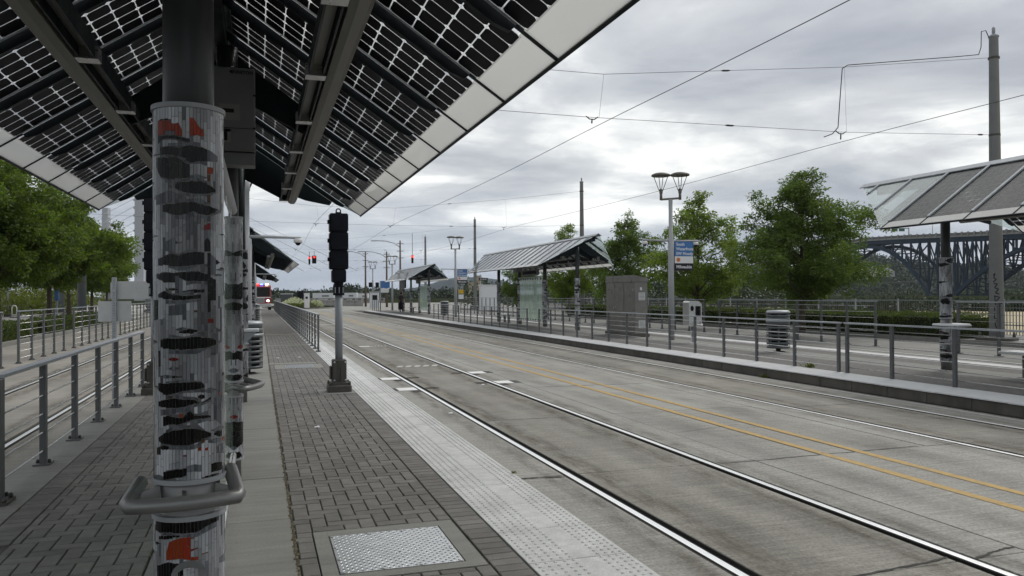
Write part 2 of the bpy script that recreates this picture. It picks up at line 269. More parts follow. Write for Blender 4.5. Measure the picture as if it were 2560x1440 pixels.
# ------------------------------------------------------------------ mesh helpers
class MB:
    def __init__(self): self.v = []; self.f = []; self.s = []
    def add(self, vs, fs, smooth=False):
        b = len(self.v); self.v += [tuple(p) for p in vs]
        self.f += [tuple(b+i for i in f) for f in fs]; self.s += [smooth]*len(fs)
        return self
    def box(self, c, s, rz=0.0, m=None):
        hx, hy, hz_ = s[0]/2, s[1]/2, s[2]/2
        pts = [(x_, y_, z_) for z_ in (-hz_, hz_) for y_ in (-hy, hy) for x_ in (-hx, hx)]
        if rz: pts = [(p[0]*math.cos(rz)-p[1]*math.sin(rz), p[0]*math.sin(rz)+p[1]*math.cos(rz), p[2]) for p in pts]
        if m is not None: pts = [tuple(m @ Vector(p)) for p in pts]
        return self.add([(p[0]+c[0], p[1]+c[1], p[2]+c[2]) for p in pts], [(0, 2, 3, 1), (4, 5, 7, 6), (0, 1, 5, 4), (2, 6, 7, 3), (0, 4, 6, 2), (1, 3, 7, 5)])
    def cbox(self, c, s, ch=0.01, rz=0.0):
        """box with chamfered vertical and top edges"""
        hx, hy, hz_ = s[0]/2, s[1]/2, s[2]/2
        def ring(ix, iy, z_, k):
            a, b = hx-ix, hy-iy
            return [(-a+k, -b, z_), (a-k, -b, z_), (a, -b+k, z_), (a, b-k, z_), (a-k, b, z_), (-a+k, b, z_), (-a, b-k, z_), (-a, -b+k, z_)]
        pts = ring(0, 0, -hz_, ch) + ring(0, 0, hz_-ch, ch) + ring(ch, ch, hz_, ch*0.6)
        if rz: pts = [(p[0]*math.cos(rz)-p[1]*math.sin(rz), p[0]*math.sin(rz)+p[1]*math.cos(rz), p[2]) for p in pts]
        fs = [tuple(range(7, -1, -1)), tuple(range(16, 24))]
        for r_ in (0, 8):
            for i in range(8): fs.append((r_+i, r_+(i+1) % 8, r_+8+(i+1) % 8, r_+8+i))
        return self.add([(p[0]+c[0], p[1]+c[1], p[2]+c[2]) for p in pts], fs)
    def bar(self, a, b, w_, h_, upv=(0, 0, 1)):
        """rectangular bar from a to b, width w_, height h_ centred"""
        a = Vector(a); b = Vector(b); d = (b-a).normalized(); u = Vector(upv); s_ = d.cross(u)
        if s_.length < 1e-5: s_ = d.cross(Vector((1, 0, 0)))
        s_.normalize(); u = s_.cross(d).normalized()
        pts = []
        for p in (a, b):
            for k, l in ((-1, -1), (1, -1), (1, 1), (-1, 1)): pts.append(p + s_*(k*w_/2) + u*(l*h_/2))
        return self.add(pts, [(3, 2, 1, 0), (4, 5, 6, 7), (0, 1, 5, 4), (1, 2, 6, 5), (2, 3, 7, 6), (3, 0, 4, 7)])
    def tube(self, pts, r, n=8, smooth=True, cap=True, r2=None):
        pts = [Vector(p) for p in pts]; k = len(pts); vs_ = []; fs = []
        prev = None
        for i, p in enumerate(pts):
            if i == 0: d = pts[1]-p
            elif i == k-1: d = p-pts[i-1]
            else: d = (pts[i+1]-p).normalized() + (p-pts[i-1]).normalized()
            d.normalize()
            if prev is None:
                a = Vector((0, 0, 1)) if abs(d.z) < 0.9 else Vector((1, 0, 0))
                s_ = d.cross(a).normalized()
            else:
                s_ = prev - d*prev.dot(d)
                s_.normalize()
            prev = s_; u = d.cross(s_)
            rr = r if r2 is None else r + (r2-r)*i/(k-1)
            if isinstance(r, (list, tuple)): rr = r[i]
            for j in range(n):
                t_ = 2*PI*j/n; vs_.append(p + s_*(rr*math.cos(t_)) + u*(rr*math.sin(t_)))
        for i in range(k-1):
            for j in range(n): fs.append((i*n+j, i*n+(j+1) % n, (i+1)*n+(j+1) % n, (i+1)*n+j))
        self.add(vs_, fs, smooth)
        if cap:
            b = len(self.v)-len(vs_)
            self.f.append(tuple(b+j for j in range(n-1, -1, -1))); self.s.append(False)
            self.f.append(tuple(b+(k-1)*n+j for j in range(n))); self.s.append(False)
        return self
    def lathe(self, prof, c=(0, 0, 0), n=16, smooth=True, cap=True):
        vs_ = []; fs = []; k = len(prof)
        for (r_, z_) in prof:
            for j in range(n): t_ = 2*PI*j/n; vs_.append((c[0]+r_*math.cos(t_), c[1]+r_*math.sin(t_), c[2]+z_))
        for i in range(k-1):
            for j in range(n): fs.append((i*n+j, i*n+(j+1) % n, (i+1)*n+(j+1) % n, (i+1)*n+j))
        self.add(vs_, fs, smooth)
        if cap:
            b = len(self.v)-len(vs_)
            if prof[0][0] > 1e-4: self.f.append(tuple(b+j for j in range(n-1, -1, -1))); self.s.append(False)
            if prof[-1][0] > 1e-4: self.f.append(tuple(b+(k-1)*n+j for j in range(n))); self.s.append(False)
        return self
    def prism(self, poly, off):
        """extrude polygon (list of 3d points) by vector off"""
        n = len(poly); o_ = Vector(off); a = [Vector(p) for p in poly]; b = [p+o_ for p in a]
        return self.add(a+b, [tuple(range(n-1, -1, -1)), tuple(range(n, 2*n))] + [(i, (i+1) % n, n+(i+1) % n, n+i) for i in range(n)])
    def mesh(self, name='m', origin=(0, 0, 0)):
        me = bpy.data.meshes.new(name)
        ox, oy, oz = origin
        me.from_pydata([(p[0]-ox, p[1]-oy, p[2]-oz) for p in self.v], [], self.f)
        if any(self.s): me.polygons.foreach_set('use_smooth', self.s)
        me.update()
        return me
    def build(self, name, m, parent=None, origin=None):
        if origin is None: origin = base_of(parent) if parent else (0, 0, 0)
        return link(name, self.mesh(name, origin), m, parent)

BASE = {}
def base_of(o):
    while o.parent: o = o.parent
    return BASE.get(o.name, (0, 0, 0))
def link(name, me, m, parent=None, loc=None):
    if m is not None and len(me.materials) == 0: me.materials.append(M[m] if isinstance(m, str) else m)
    o = bpy.data.objects.new(name, me); C.objects.link(o)
    if parent: o.parent = parent
    if loc: o.location = loc
    return o
def tag(o, label=None, cat=None, group=None, kind=None):
    if label: o['label'] = label
    if cat: o['category'] = cat
    if group: o['group'] = group
    if kind: o['kind'] = kind
    return o
def thing(name, loc, label, cat, group=None, rz=0.0):
    o = bpy.data.objects.new(name, None); C.objects.link(o); o.location = loc; o.rotation_euler[2] = rz
    o.empty_display_size = 0.2
    BASE[o.name] = (0, 0, 0) if rz else tuple(loc)
    return tag(o, label, cat, group)
def struct(name, mb, m, parent=None):
    o = mb.build(name, m, parent)
    if not parent: o['kind'] = 'structure'
    return o
def copy_tree(o, loc=None, rz=None, label=None, parent=None):
    c = o.copy(); C.objects.link(c)
    if parent is not None: c.parent = parent
    if loc is not None: c.location = loc
    if rz is not None: c.rotation_euler[2] = rz
    if label: c['label'] = label
    for ch in o.children: copy_tree(ch, parent=c)
    return c
def text_mesh(txt, size, ext=0.002, align='LEFT'):
    cu = bpy.data.curves.new('lettering', 'FONT'); cu.body = txt; cu.size = size; cu.extrude = ext; cu.offset = size*.022; cu.align_x = align; cu.resolution_u = 3
    o = bpy.data.objects.new('tmp', cu); C.objects.link(o)
    dg = bpy.context.evaluated_depsgraph_get(); me = bpy.data.meshes.new_from_object(o.evaluated_get(dg))
    bpy.data.objects.remove(o); bpy.data.curves.remove(cu)
    return me
# ================================================================== THE SETTING
PZ = 0.20                         # platform height above the road
def sheet(name, x0, x1, y0, y1, z, m, parent=None):
    return struct(name, MB().add([(x0, y0, z), (x1, y0, z), (x1, y1, z), (x0, y1, z)], [(0, 1, 2, 3)]), m, parent)
ground = sheet('ground', -9000, 9000, -300, 12000, -0.30, 'ground')
road = sheet('road', -60, 27, -12, 190, -0.035, 'roadbase')
far_road = sheet('road_intersection', -60, 60, 88.4, 170, -0.004, 'road')

_pc = {}
def panel_mesh(w_, l_, h_, m, ch=0.004):
    k = (round(w_, 3), round(l_, 3), h_, m)
    if k not in _pc:
        _pc[k] = MB().cbox((0, 0, -h_/2), (w_, l_, h_), ch).mesh('slab')
    return _pc[k]
def strip_panels(x0, x1, ys, name, m, parent, z=0.0, gap=0.012, h=0.034, jit=0.0):
    for a, b in zip(ys[:-1], ys[1:]):
        me = panel_mesh(x1-x0, b-a-gap, h, m)
        o = link(name, me, m, parent, ((x0+x1)/2, (a+b)/2, z + random.uniform(-jit, jit)))
        o.rotation_euler[2] = 0.0
JY = [-6.2, -2.8, 0.55, 3.93, 6.97, 10.28, 13.6] + [13.6+3.37*k for k in range(1, 23)]
for a, b in ((2.05, 2.715), (2.875, 4.185), (4.345, 4.774), (4.786, 6.994), (7.006, 7.415), (7.575, 8.885), (9.045, 9.655)):
    strip_panels(a, b, JY, 'concrete_panel', 'roadT' if (a, b) in ((2.875, 4.185), (7.575, 8.885)) else 'road', road, jit=0.002)
JYL = [JY[4]+3.37*k for k in range(-1, 25)]
for a, b in ((-2.70, -2.06), (-4.19, -2.87), (-5.3, -4.35), (-8.3, -5.31)):
    strip_panels(a, b, JYL, 'concrete_panel', 'roadL', road, jit=0.002)
for a, b in ((14.52, 15.40), (15.56, 16.84), (17.0, 18.9), (18.91, 21.75)):
    strip_panels(a, b, [JYL[0]-13.48, JYL[0]-10.11, JYL[0]-6.74, JYL[0]-3.37]+JYL, 'concrete_panel', 'roadR', road, jit=0.002)
# rails with their flangeways
def rail_pair(xl, y0, y1, nm_label):
    t = thing('track', (xl+0.75, (y0+y1)/2, 0), nm_label, 'rail track', 'embedded tram tracks')
    for s, xr in ((1, xl), (-1, xl+1.512)):
        # head with rounded shoulders
        prof = [(-0.037, -0.03), (-0.037, -0.004), (-0.030, 0.003), (0.030, 0.003), (0.037, -0.004), (0.037, -0.03)]
        ro = MB().prism([(xr+s*p[0]*1, y0, p[1]-.002) for p in prof], (0, y1-y0, 0)).build('rail', 'railside', t)
        MB().prism([(xr-.033, y0, -.002), (xr-.026, y0, .0022), (xr, y0, .0032), (xr+.026, y0, .0022), (xr+.033, y0, -.002)], (0, y1-y0, 0)).build('rail_head', 'rail', ro)
        MB().box((xr+s*0.0675, (y0+y1)/2, -0.030), (0.060, y1-y0, 0.008)).build('flangeway', 'rubber', t)
        MB().box((xr+s*0.1015, (y0+y1)/2, -0.016), (0.008, y1-y0, 0.026)).build('rubber_strip', 'roadbase', t)
        MB().box((xr-s*0.046, (y0+y1)/2, -0.017), (0.006, y1-y0, 0.026)).build('rubber_strip', 'roadbase', t)
    return t
rail_pair(2.77, -8, 160, 'pair of polished rails beside the near platform, with white and black box patches')
rail_pair(7.475, -8, 160, 'pair of polished rails along the kerb of the opposite platform')
rail_pair(-4.285, 4, 160, 'pair of rails behind the birch mosaic columns, beyond the cable railing')
rail_pair(15.45, 6, 150, 'pair of rails between the opposite platform and the hedge fence')
# wandering cracks and tar-filled joints
def crack(p0, p1, w_, seed, m='roadbase'):
    rs = random.Random(seed); mb = MB(); n = 26; vs_ = []
    o1 = o2 = 0
    for i in range(n+1):
        f = i/n; o1 += rs.gauss(0, .005); o1 *= .92; x_ = p0[0]+(p1[0]-p0[0])*f; y_ = p0[1]+(p1[1]-p0[1])*f+o1; ww = w_*rs.uniform(.45, 1.3)
        vs_ += [(x_, y_-ww/2, .0045), (x_, y_+ww/2, .0045)]
    mb.add(vs_, [(2*i, 2*i+2, 2*i+3, 2*i+1) for i in range(n)]); mb.build('crack', m, road)
for k, (a, b, c, d, w_) in enumerate(((2.88, 3.86, 4.18, 3.98, .022), (4.35, 3.93, 4.77, 4.02, .024), (4.35, 6.9, 6.9, 7.0, .02), (2.88, 10.3, 4.18, 10.2, .016), (5.0, 13.7, 6.9, 13.55, .02), (7.6, 10.0, 8.9, 9.9, .02), (4.8, 8.6, 5.9, 8.9, .009), (2.1, 7.0, 2.7, 6.9, .03), (7.58, 16.9, 8.88, 16.8, .02))):
    crack((a, b), (c, d), w_, k)
# dirt beside the rails and worn wheel paths, fading out at their sides
def dirt(x0, x1, y0, y1, m, z=.0042):
    xs = [x0+(x1-x0)*k/4 for k in range(5)]; wv = [0, .75, 1, .75, 0]; v = []; wt = []; n = 30
    for i in range(n+1):
        y = y0+(y1-y0)*i/n
        for x_, w_ in zip(xs, wv): v.append((x_, y, z)); wt.append(w_)
    mb = MB().add(v, [(5*i+j, 5*i+j+1, 5*i+j+6, 5*i+j+5) for i in range(n) for j in range(4)])
    o = mb.build('road_stain', m, road); a = o.data.attributes.new('edge', 'FLOAT', 'POINT'); a.data.foreach_set('value', wt)
for xr, s in ((2.77, 1), (4.282, -1), (7.475, 1), (8.987, -1), (-2.773, -1), (-4.285, 1)):
    dirt(xr-s*.055, xr-s*.30, 2 if xr > 0 else 6, 80, 'raildirt'); dirt(xr+s*.11, xr+s*.42, 2 if xr > 0 else 6, 80, 'raildirt')
for xa, xb in ((2.95, 3.55), (3.5, 4.15), (4.9, 5.5), (6.2, 6.9), (7.7, 8.3), (8.2, 8.8)): dirt(xa, xb, 2, 80, 'tyre', .0047)
# painted lines: worn strips a few millimetres above the slabs, edges uneven
def paint_line(name, x0, x1, y0, y1, m, z=0.005, step=0.35, wob=0.006, label=None, cat='road marking'):
    mb = MB(); n = int((y1-y0)/step); vs_ = []
    for i in range(n+1):
        y = y0+(y1-y0)*i/n; vs_ += [(x0+random.uniform(-wob, wob), y, z), (x1+random.uniform(-wob, wob), y, z)]
    mb.add(vs_, [(2*i, 2*i+1, 2*i+3, 2*i+2) for i in range(n)])
    o = mb.build(name, m); tag(o, label, cat); return o
paint_line('painted_line', 5.595, 5.70, -4, 84, 'yellow', label='worn yellow line nearer the near track, darker of the double yellow pair')
paint_line('painted_line', 6.04, 6.14, -4, 84, 'yellow', label='brighter yellow line of the double pair, nearer the opposite platform')
paint_line('painted_line', 9.455, 9.525, -4, 78, 'wornwhite', wob=0.012, label='thin worn pale line along the foot of the opposite kerb')
# white boxes on black patches by the near rails, hatched bars between them
def patch(x0, x1, y0, y1, m, nm, z=0.004, sk=0.0):
    return MB().add([(x0, y0, z), (x1, y0, z), (x1, y1, z), (x0, y1, z)], [(0, 1, 2, 3)]).build(nm, m)
for (x0, x1, ya, lab) in ((2.36, 2.70, 14.0, 'white box painted over black left of the near rail, nearer the signal base'),
                          (2.34, 2.70, 15.88, 'white box painted over black left of the near rail, further along the platform'),
                          (4.34, 4.66, 14.5, 'white box painted over black right of the near track, nearer one of two'),
                          (4.34, 4.68, 16.5, 'white box painted over black right of the near track, further one of two')):
    t = thing('painted_box', ((x0+x1)/2, ya+0.2, 0), lab, 'road marking')
    left = x0 < 3
    patch(*((2.12, x0) if left else (x1, x1+0.16)), ya, ya+0.42, 'tar', 'black_patch').parent = t
    patch(x0, x1, ya, ya+0.42, 'white', 'white_patch', 0.005).parent = t
    patch(*((2.56, 2.70) if left else (4.345, 4.47)), ya-0.30, ya-0.005, 'tar', 'black_patch').parent = t
    patch(*((2.88, 3.12) if left else (3.95, 4.18)), ya+0.12, ya+0.34, 'tar', 'black_patch').parent = t
    for ch in t.children:
        ch.location = (-t.location[0], -t.location[1], 0)
t = thing('hatched_marking', (3.55, 18.7, 0), 'worn hatched grey bar across the near track', 'road marking')
for k in range(5):
    x0 = 3.05+k*0.21
    MB().add([(x0, 18.55, 0.005), (x0+0.13, 18.55, 0.005), (x0+0.24, 18.9, 0.005), (x0+0.11, 18.9, 0.005)], [(0, 1, 2, 3)]).build('painted_bar', 'wornwhite', t)
t = thing('hatched_marking', (3.5, 26.5, 0), 'small white bar with dashes across the near track, beyond the hatched bar', 'road marking')
MB().add([(3.15, 26.35, 0.005), (3.5, 26.35, 0.005), (3.5, 26.7, 0.005), (3.15, 26.7, 0.005)], [(0, 1, 2, 3)]).build('painted_bar', 'white', t)
for k in range(5):
    MB().add([(3.53+k*.11, 26.4, 0.005), (3.58+k*.11, 26.4, 0.005), (3.61+k*.11, 26.7, 0.005), (3.56+k*.11, 26.7, 0.005)], [(0, 1, 2, 3)]).build('painted_bar', 'wornwhite', t)
for i, (x, y, l_, lab) in enumerate(((3.4, 47, 3.0, 'white stop bar on the near track lane'), (12.5, 96, 9.0, 'white crossing line by the far end of the opposite platform'), (8.2, 92, 6.0, 'faded white stop line before the planted island'))):
    o = MB().add([(x-l_/2, y-.2, 0.005), (x+l_/2, y-.2, 0.005), (x+l_/2, y+.2, 0.005), (x-l_/2, y+.2, 0.005)], [(0, 1, 2, 3)]).build('painted_line', 'wornwhite'); tag(o, lab, 'road marking')

# ------------------------------------------------------------------ near platform
plat = struct('platform', MB().box((-0.01, 41, PZ/2-0.02), (4.06, 94, PZ-0.02)), 'conc_dark')
sandtop = MB().add([(-1.63, -4, PZ-0.012), (1.42, -4, PZ-0.012), (1.42, 88, PZ-0.012), (-1.63, 88, PZ-0.012)], [(0, 1, 2, 3)]).build('joint_sand', 'sand', plat)
# concrete bands
def band(x0, x1, ys, nm='concrete_slab', parent=plat, z=PZ, m='conc', gap=0.010):
    for a, b in zip(ys[:-1], ys[1:]):
        link(nm, panel_mesh(x1-x0, b-a-gap, 0.02, m), m, parent, ((x0+x1)/2, (a+b)/2, z+random.uniform(-0.0015, 0.0015)))
CY = [-3.4+1.28*k for k in range(0, 72)]
band(-0.595, 0.195, CY)
band(-2.05, -1.635, [-3+1.9*k for k in range(0, 47)])
# tactile edge tiles with truncated domes
def tactile_tile(w_, l_):
    mb = MB(); mb.cbox((0, 0, -0.012), (w_, l_, 0.024), 0.003)
    xs = [-0.262, -0.207, -0.152, -0.097, -0.042, 0.128, 0.178, 0.226, 0.270]
    for i, x in enumerate(xs):
        for k in range(11):
            y = -l_/2+0.028+k*0.0555
            if y > l_/2-0.02: break
            r0, r1, h = 0.014, 0.0085, 0.006; vs_ = []
            for (r_, z_) in ((r0, 0), (r1, h)):
                for j in range(6): vs_.append((x+r_*math.cos(j*PI/3), y+r_*math.sin(j*PI/3), z_))
            mb.add(vs_, [(j, (j+1) % 6, 6+(j+1) % 6, 6+j) for j in range(6)]+[tuple(range(6, 12))])
    return mb.mesh('tactile_tile')
tm = tactile_tile(0.604, 0.604)
for k in range(146):
    y = -1.0+k*0.611
    o = link('tactile_tile', tm, 'tact', plat, (1.727, y, PZ+random.uniform(-.001, .001)))
# kerb face stones below the tactile edge
band(2.031, 2.046, [-3+2.44*k for k in range(0, 37)], 'kerb_stone', plat, PZ-0.03, 'conc_dark')

# herringbone pavers, cut at the borders and round the access covers
EXC = [(0.315, 1.215, 4.25, 5.18), (0.30, 1.30, 16.92, 17.92), (0.86, 1.43, 12.34, 13.0), (0.2, 1.23, 18.15, 18.42), (0.2, 1.42, 31.9, 32.2), (0.2, 1.42, 24.9, 25.15)]
_bc = {}
def brick_mesh(w_, l_):
    k = (round(w_, 3), round(l_, 3))
    if k not in _bc:
        c = 0.0045; hx, hy = w_/2, l_/2
        v = [(-hx, -hy, -0.03), (hx, -hy, -0.03), (hx, hy, -0.03), (-hx, hy, -0.03), (-hx, -hy, -c), (hx, -hy, -c), (hx, hy, -c), (-hx, hy, -c), (-hx+c, -hy+c, 0), (hx-c, -hy+c, 0), (hx-c, hy-c, 0), (-hx+c, hy-c, 0)]
        f = [(8, 9, 10, 11)] + [(i, (i+1) % 4, 4+(i+1) % 4, 4+i) for i in range(4)] + [(4+i, 4+(i+1) % 4, 8+(i+1) % 4, 8+i) for i in range(4)]
        _bc[k] = (v, f)
    return _bc[k]
def clip_rect(r, exc):
    x0, x1, y0, y1 = r
    for (a, b, c, d) in exc:
        if x1 <= a or x0 >= b or y1 <= c or y0 >= d: continue
        opts = [(x0, min(x1, a), y0, y1), (max(x0, b), x1, y0, y1), (x0, x1, y0, min(y1, c)), (x0, x1, max(y0, d), y1)]
        opts = [q for q in opts if q[1]-q[0] > 0 and q[3]-q[2] > 0]
        if not opts: return None
        x0, x1, y0, y1 = max(opts, key=lambda q: (q[1]-q[0])*(q[3]-q[2]))
    if x1-x0 < 0.022 or y1-y0 < 0.022: return None
    return x0, x1, y0, y1
def herringbone(x0, x1, y0, y1, a=0.1015, shift=(0.0, 0.0)):
    rects = []
    i0, i1 = int((x0-shift[0])/a)-3, int((x1-shift[0])/a)+3; j0, j1 = int((y0-shift[1])/a)-3, int((y1-shift[1])/a)+3
    for i in range(i0, i1):
        for j in range(j0, j1):
            s = (i-j) % 4
            if s == 0: r = (i*a, (i+2)*a, j*a, (j+1)*a)
            elif s == 3: r = (i*a, (i+1)*a, j*a, (j+2)*a)
            else: continue
            r = (r[0]+shift[0], r[1]+shift[0], r[2]+shift[1], r[3]+shift[1])
            r = (max(r[0], x0), min(r[1], x1), max(r[2], y0), min(r[3], y1))
            if r[1]-r[0] < 0.02 or r[3]-r[2] < 0.02: continue
            r = clip_rect(r, EXC)
            if r: rects.append(r)
    return rects
def soldier(x0, x1, y0, y1, a=0.1015):
    out_ = []
    n = int((y1-y0)/a)
    for k in range(n):
        r = clip_rect((x0, x1, y0+k*a, y0+(k+1)*a), EXC)
        if r: out_.append(r)
    return out_
YB = 34.0
rects = herringbone(0.205, 1.222, 2.6, YB, shift=(0.013, 0.02)) + soldier(1.226, 1.418, 2.6, YB)
rectsL = herringbone(-1.445, -0.605, 3.2, 24.0, shift=(0.03, 0.05)) + soldier(-1.628, -1.449, 3.2, 24.0)
def lay(rects, nind):
    rects.sort(key=lambda r: (r[0]**2 + r[2]**2))
    # bricks that stand in the picture come first
    def inview(r):
        d = Vector(((r[0]+r[1])/2, (r[2]+r[3])/2, PZ)) - Vector((0, 0, CAMZ)); z_ = d.dot(fw)
        if z_ < 0.5: return False
        u = 1280+FPX*d.dot(rt2)/z_; v = 720-FPX*d.dot(up2)/z_
        return -20 < u < 2580 and v < 1465
    vis = [r for r in rects if inview(r)]; n = 0; rest = MB()
    for r in vis:
        g = 0.0065; w_, l_ = r[1]-r[0]-g, r[3]-r[2]-g
        v, f = brick_mesh(w_, l_); c = ((r[0]+r[1])/2, (r[2]+r[3])/2, PZ+random.uniform(-0.0022, 0.0012))
        if n < nind:
            key = ('b', round(w_, 3), round(l_, 3))
            if key not in _pc:
                me = bpy.data.meshes.new('paver'); me.from_pydata(v, [], f); me.update(); _pc[key] = me
            o = link('brick', _pc[key], 'brick', plat, c); o.rotation_euler = (random.uniform(-.007, .007), random.uniform(-.007, .007), random.uniform(-.006, .006)); n += 1
        else:
            tx, ty = random.uniform(-.008, .008), random.uniform(-.008, .008)
            rest.add([(p[0]+c[0], p[1]+c[1], p[2]+c[2]+p[0]*tx+p[1]*ty) for p in v], f)
    return rest
rest = lay(rects, 300); restL = lay(rectsL, 300)
rest.v += []; b = len(rest.v)
rest.add(restL.v, restL.f)
tag(rest.build('brick_paving', 'brickj', plat), kind='stuff')
# paving too far away to tell the bricks apart
M['brickfar'] = None
def brickmat():
    m = bpy.data.materials.new('distant_pavers'); m.use_nodes = True; t = m.node_tree; p = t.nodes['Principled BSDF']; p.inputs['Roughness'].default_value = 0.82
    geo = N(t, 'ShaderNodeNewGeometry'); bt = N(t, 'ShaderNodeTexBrick'); t.links.new(geo.outputs['Position'], bt.inputs['Vector'])
    bt.inputs['Color1'].default_value = (0.145, 0.138, 0.128, 1); bt.inputs['Color2'].default_value = (0.115, 0.11, 0.10, 1); bt.inputs['Mortar'].default_value = (0.06, 0.055, 0.05, 1)
    setin(bt, Scale=1.0, Mortar_Size=0.006); bt.inputs['Brick Width'].default_value = 0.2; bt.inputs['Row Height'].default_value = 0.1
    t.links.new(bt.outputs[0], p.inputs['Base Color']); return m
M['brickfar'] = brickmat()
for (a, b, c, d) in ((0.2, 1.42, YB, 88), (-1.63, -0.6, 24, 88)):
    MB().add([(a, c, PZ-.002), (b, c, PZ-.002), (b, d, PZ-.002), (a, d, PZ-.002)], [(0, 1, 2, 3)]).build('far_paving', 'brickfar', plat)
for (a, b, c, d) in EXC[3:]:
    link('concrete_slab', panel_mesh(b-a-.01, d-c-.01, 0.02, 'conc'), 'conc', plat, ((a+b)/2, (c+d)/2, PZ))
# loose grit and moss along the edge of the walk
mo = MB()
for k in range(900):
    y = 3.5+random.random()**1.5*16; x = 0.2+random.gauss(0, 0.006); s = random.uniform(0.003, 0.011)
    a = random.uniform(0, PI); mo.add([(x-s, y-s*1.6, PZ+.001), (x+s, y-s, PZ+.001), (x+s*.8, y+s*1.5, PZ+.001), (x, y, PZ+s*0.9)], [(0, 1, 3), (1, 2, 3), (2, 0, 3)])
for k in range(160):
    y = 5+random.random()*10; x = -0.6+random.gauss(0, 0.006); s = random.uniform(0.003, 0.009)
    mo.add([(x-s, y-s*1.6, PZ+.001), (x+s, y-s, PZ+.001), (x+s*.8, y+s*1.5, PZ+.001), (x, y, PZ+s)], [(0, 1, 3), (1, 2, 3), (2, 0, 3)])
M['moss'] = mat('moss_grit', (0.12, 0.10, 0.06), 0.95, island=0.5)
tag(mo.build('moss_and_grit', 'moss'), 'line of moss and grit in the joint beside the concrete walk', 'moss', kind='stuff')

# access cover with diamond plate
t = thing('access_cover', (0.765, 4.715, PZ), 'square diamond plate access cover bolted into a concrete frame', 'cover')
fr = MB()
for (a, b, c, d) in ((0.32, 0.405, 4.255, 5.175), (1.105, 1.21, 4.255, 5.175), (0.405, 1.105, 4.255, 4.345), (0.405, 1.105, 5.065, 5.175)):
    fr.cbox(((a+b)/2, (c+d)/2, PZ-0.012), (b-a, d-c, 0.028), 0.0005)
fr.build('concrete_frame', 'conc', t)
MB().box((0.755, 4.705, PZ-.006), (0.70, 0.72, 0.006)).build('steel_rim', 'castiron', t)
pl = MB(); pl.box((0.755, 4.705, PZ-.002), (0.682, 0.702, 0.010))
nx = 27
for i in range(nx):
    for j in range(nx):
        x = 0.755-0.32+0.64*i/(nx-1); y = 4.705-0.33+0.66*j/(nx-1); a = PI/4+.15 if (i+j) % 2 else -PI/4-.15
        dx, dy = math.cos(a), math.sin(a); l_, w2, z0 = 0.0125, 0.0036, PZ+.003
        pl.add([(x-dx*l_, y-dy*l_, z0), (x-dy*w2, y+dx*w2, z0), (x+dx*l_, y+dy*l_, z0), (x+dy*w2, y-dx*w2, z0), (x-dx*l_*.5, y-dy*l_*.5, z0+.0028), (x+dx*l_*.5, y+dy*l_*.5, z0+.0028)],
               [(0, 4, 1), (1, 4, 5), (1, 5, 2), (2, 5, 3), (3, 5, 4), (3, 4, 0)])
M['plate'] = mat('diamond_plate', (0.50, 0.51, 0.52), 0.33, 0.85, var=0.1, vscale=10, rvar=0.1)
pl.build('diamond_plate', 'plate', t)
for (x, y) in [(0.43, 4.375), (0.43, 4.595), (0.43, 4.815), (0.43, 5.035), (0.65, 4.372), (0.86, 4.372), (1.08, 4.375), (1.08, 4.6), (1.08, 4.82), (1.08, 5.035), (0.65, 5.038), (0.86, 5.038)]:
    bmb = MB(); bmb.lathe([(0.0125, 0), (0.0125, 0.002), (0.009, 0.0022)], (x, y, PZ+.003), 10); bo = bmb.build('bolt', 'steel_l', t)
    MB().lathe([(0.0145, 0), (0.0145, 0.0008)], (x, y, PZ+.003), 10).build('washer', 'dark', bo)
# drain grate further along
t = thing('drain_grate', (0.8, 17.42, PZ), 'slotted metal drain grate in a concrete frame across the brick walk', 'grate')
fr = MB()
for (a, b, c, d) in ((0.305, 0.52, 16.93, 17.91), (1.12, 1.295, 16.93, 17.91), (0.52, 1.12, 16.93, 17.03), (0.52, 1.12, 17.81, 17.91)):
    fr.box(((a+b)/2, (c+d)/2, PZ-.012), (b-a, d-c, 0.026))
fr.build('concrete_frame', 'conc', t)
MB().box((0.82, 17.42, PZ-.02), (0.6, 0.78, 0.006)).build('grate_pit', 'dark', t)
for k in range(19):
    MB().box((0.535+k*0.0316, 17.42, PZ-.006), (0.019, 0.77, 0.018)).build('grate_bar', 'galv', t)
for (x, y) in ((0.42, 19.9), (0.92, 19.95), (0.62, 9.3), (-0.9, 9.9), (2.6, 11.1), (4.0, 14.4)):
    z = PZ if x < 2 else 0.003
    o = MB().add([(x-.03, y-.02, z+.004), (x+.035, y-.03, z+.003), (x+.03, y+.04, z+.012), (x-.02, y+.035, z+.004)], [(0, 1, 2, 3)]).build('paper_scrap', 'signw')
    tag(o, {0.42: 'scrap of paper on the bricks beyond the drain grate, nearer the trash can', 0.92: 'scrap of paper on the bricks beyond the drain grate, nearer the railing', 0.62: 'tiny white scrap on the brick walk before the signal post', -0.9: 'small white scrap on the bricks by the mosaic column', 2.6: 'white scrap beside the tactile edge and near rail', 4.0: 'white scrap lying between the near rails'}[x], 'litter')

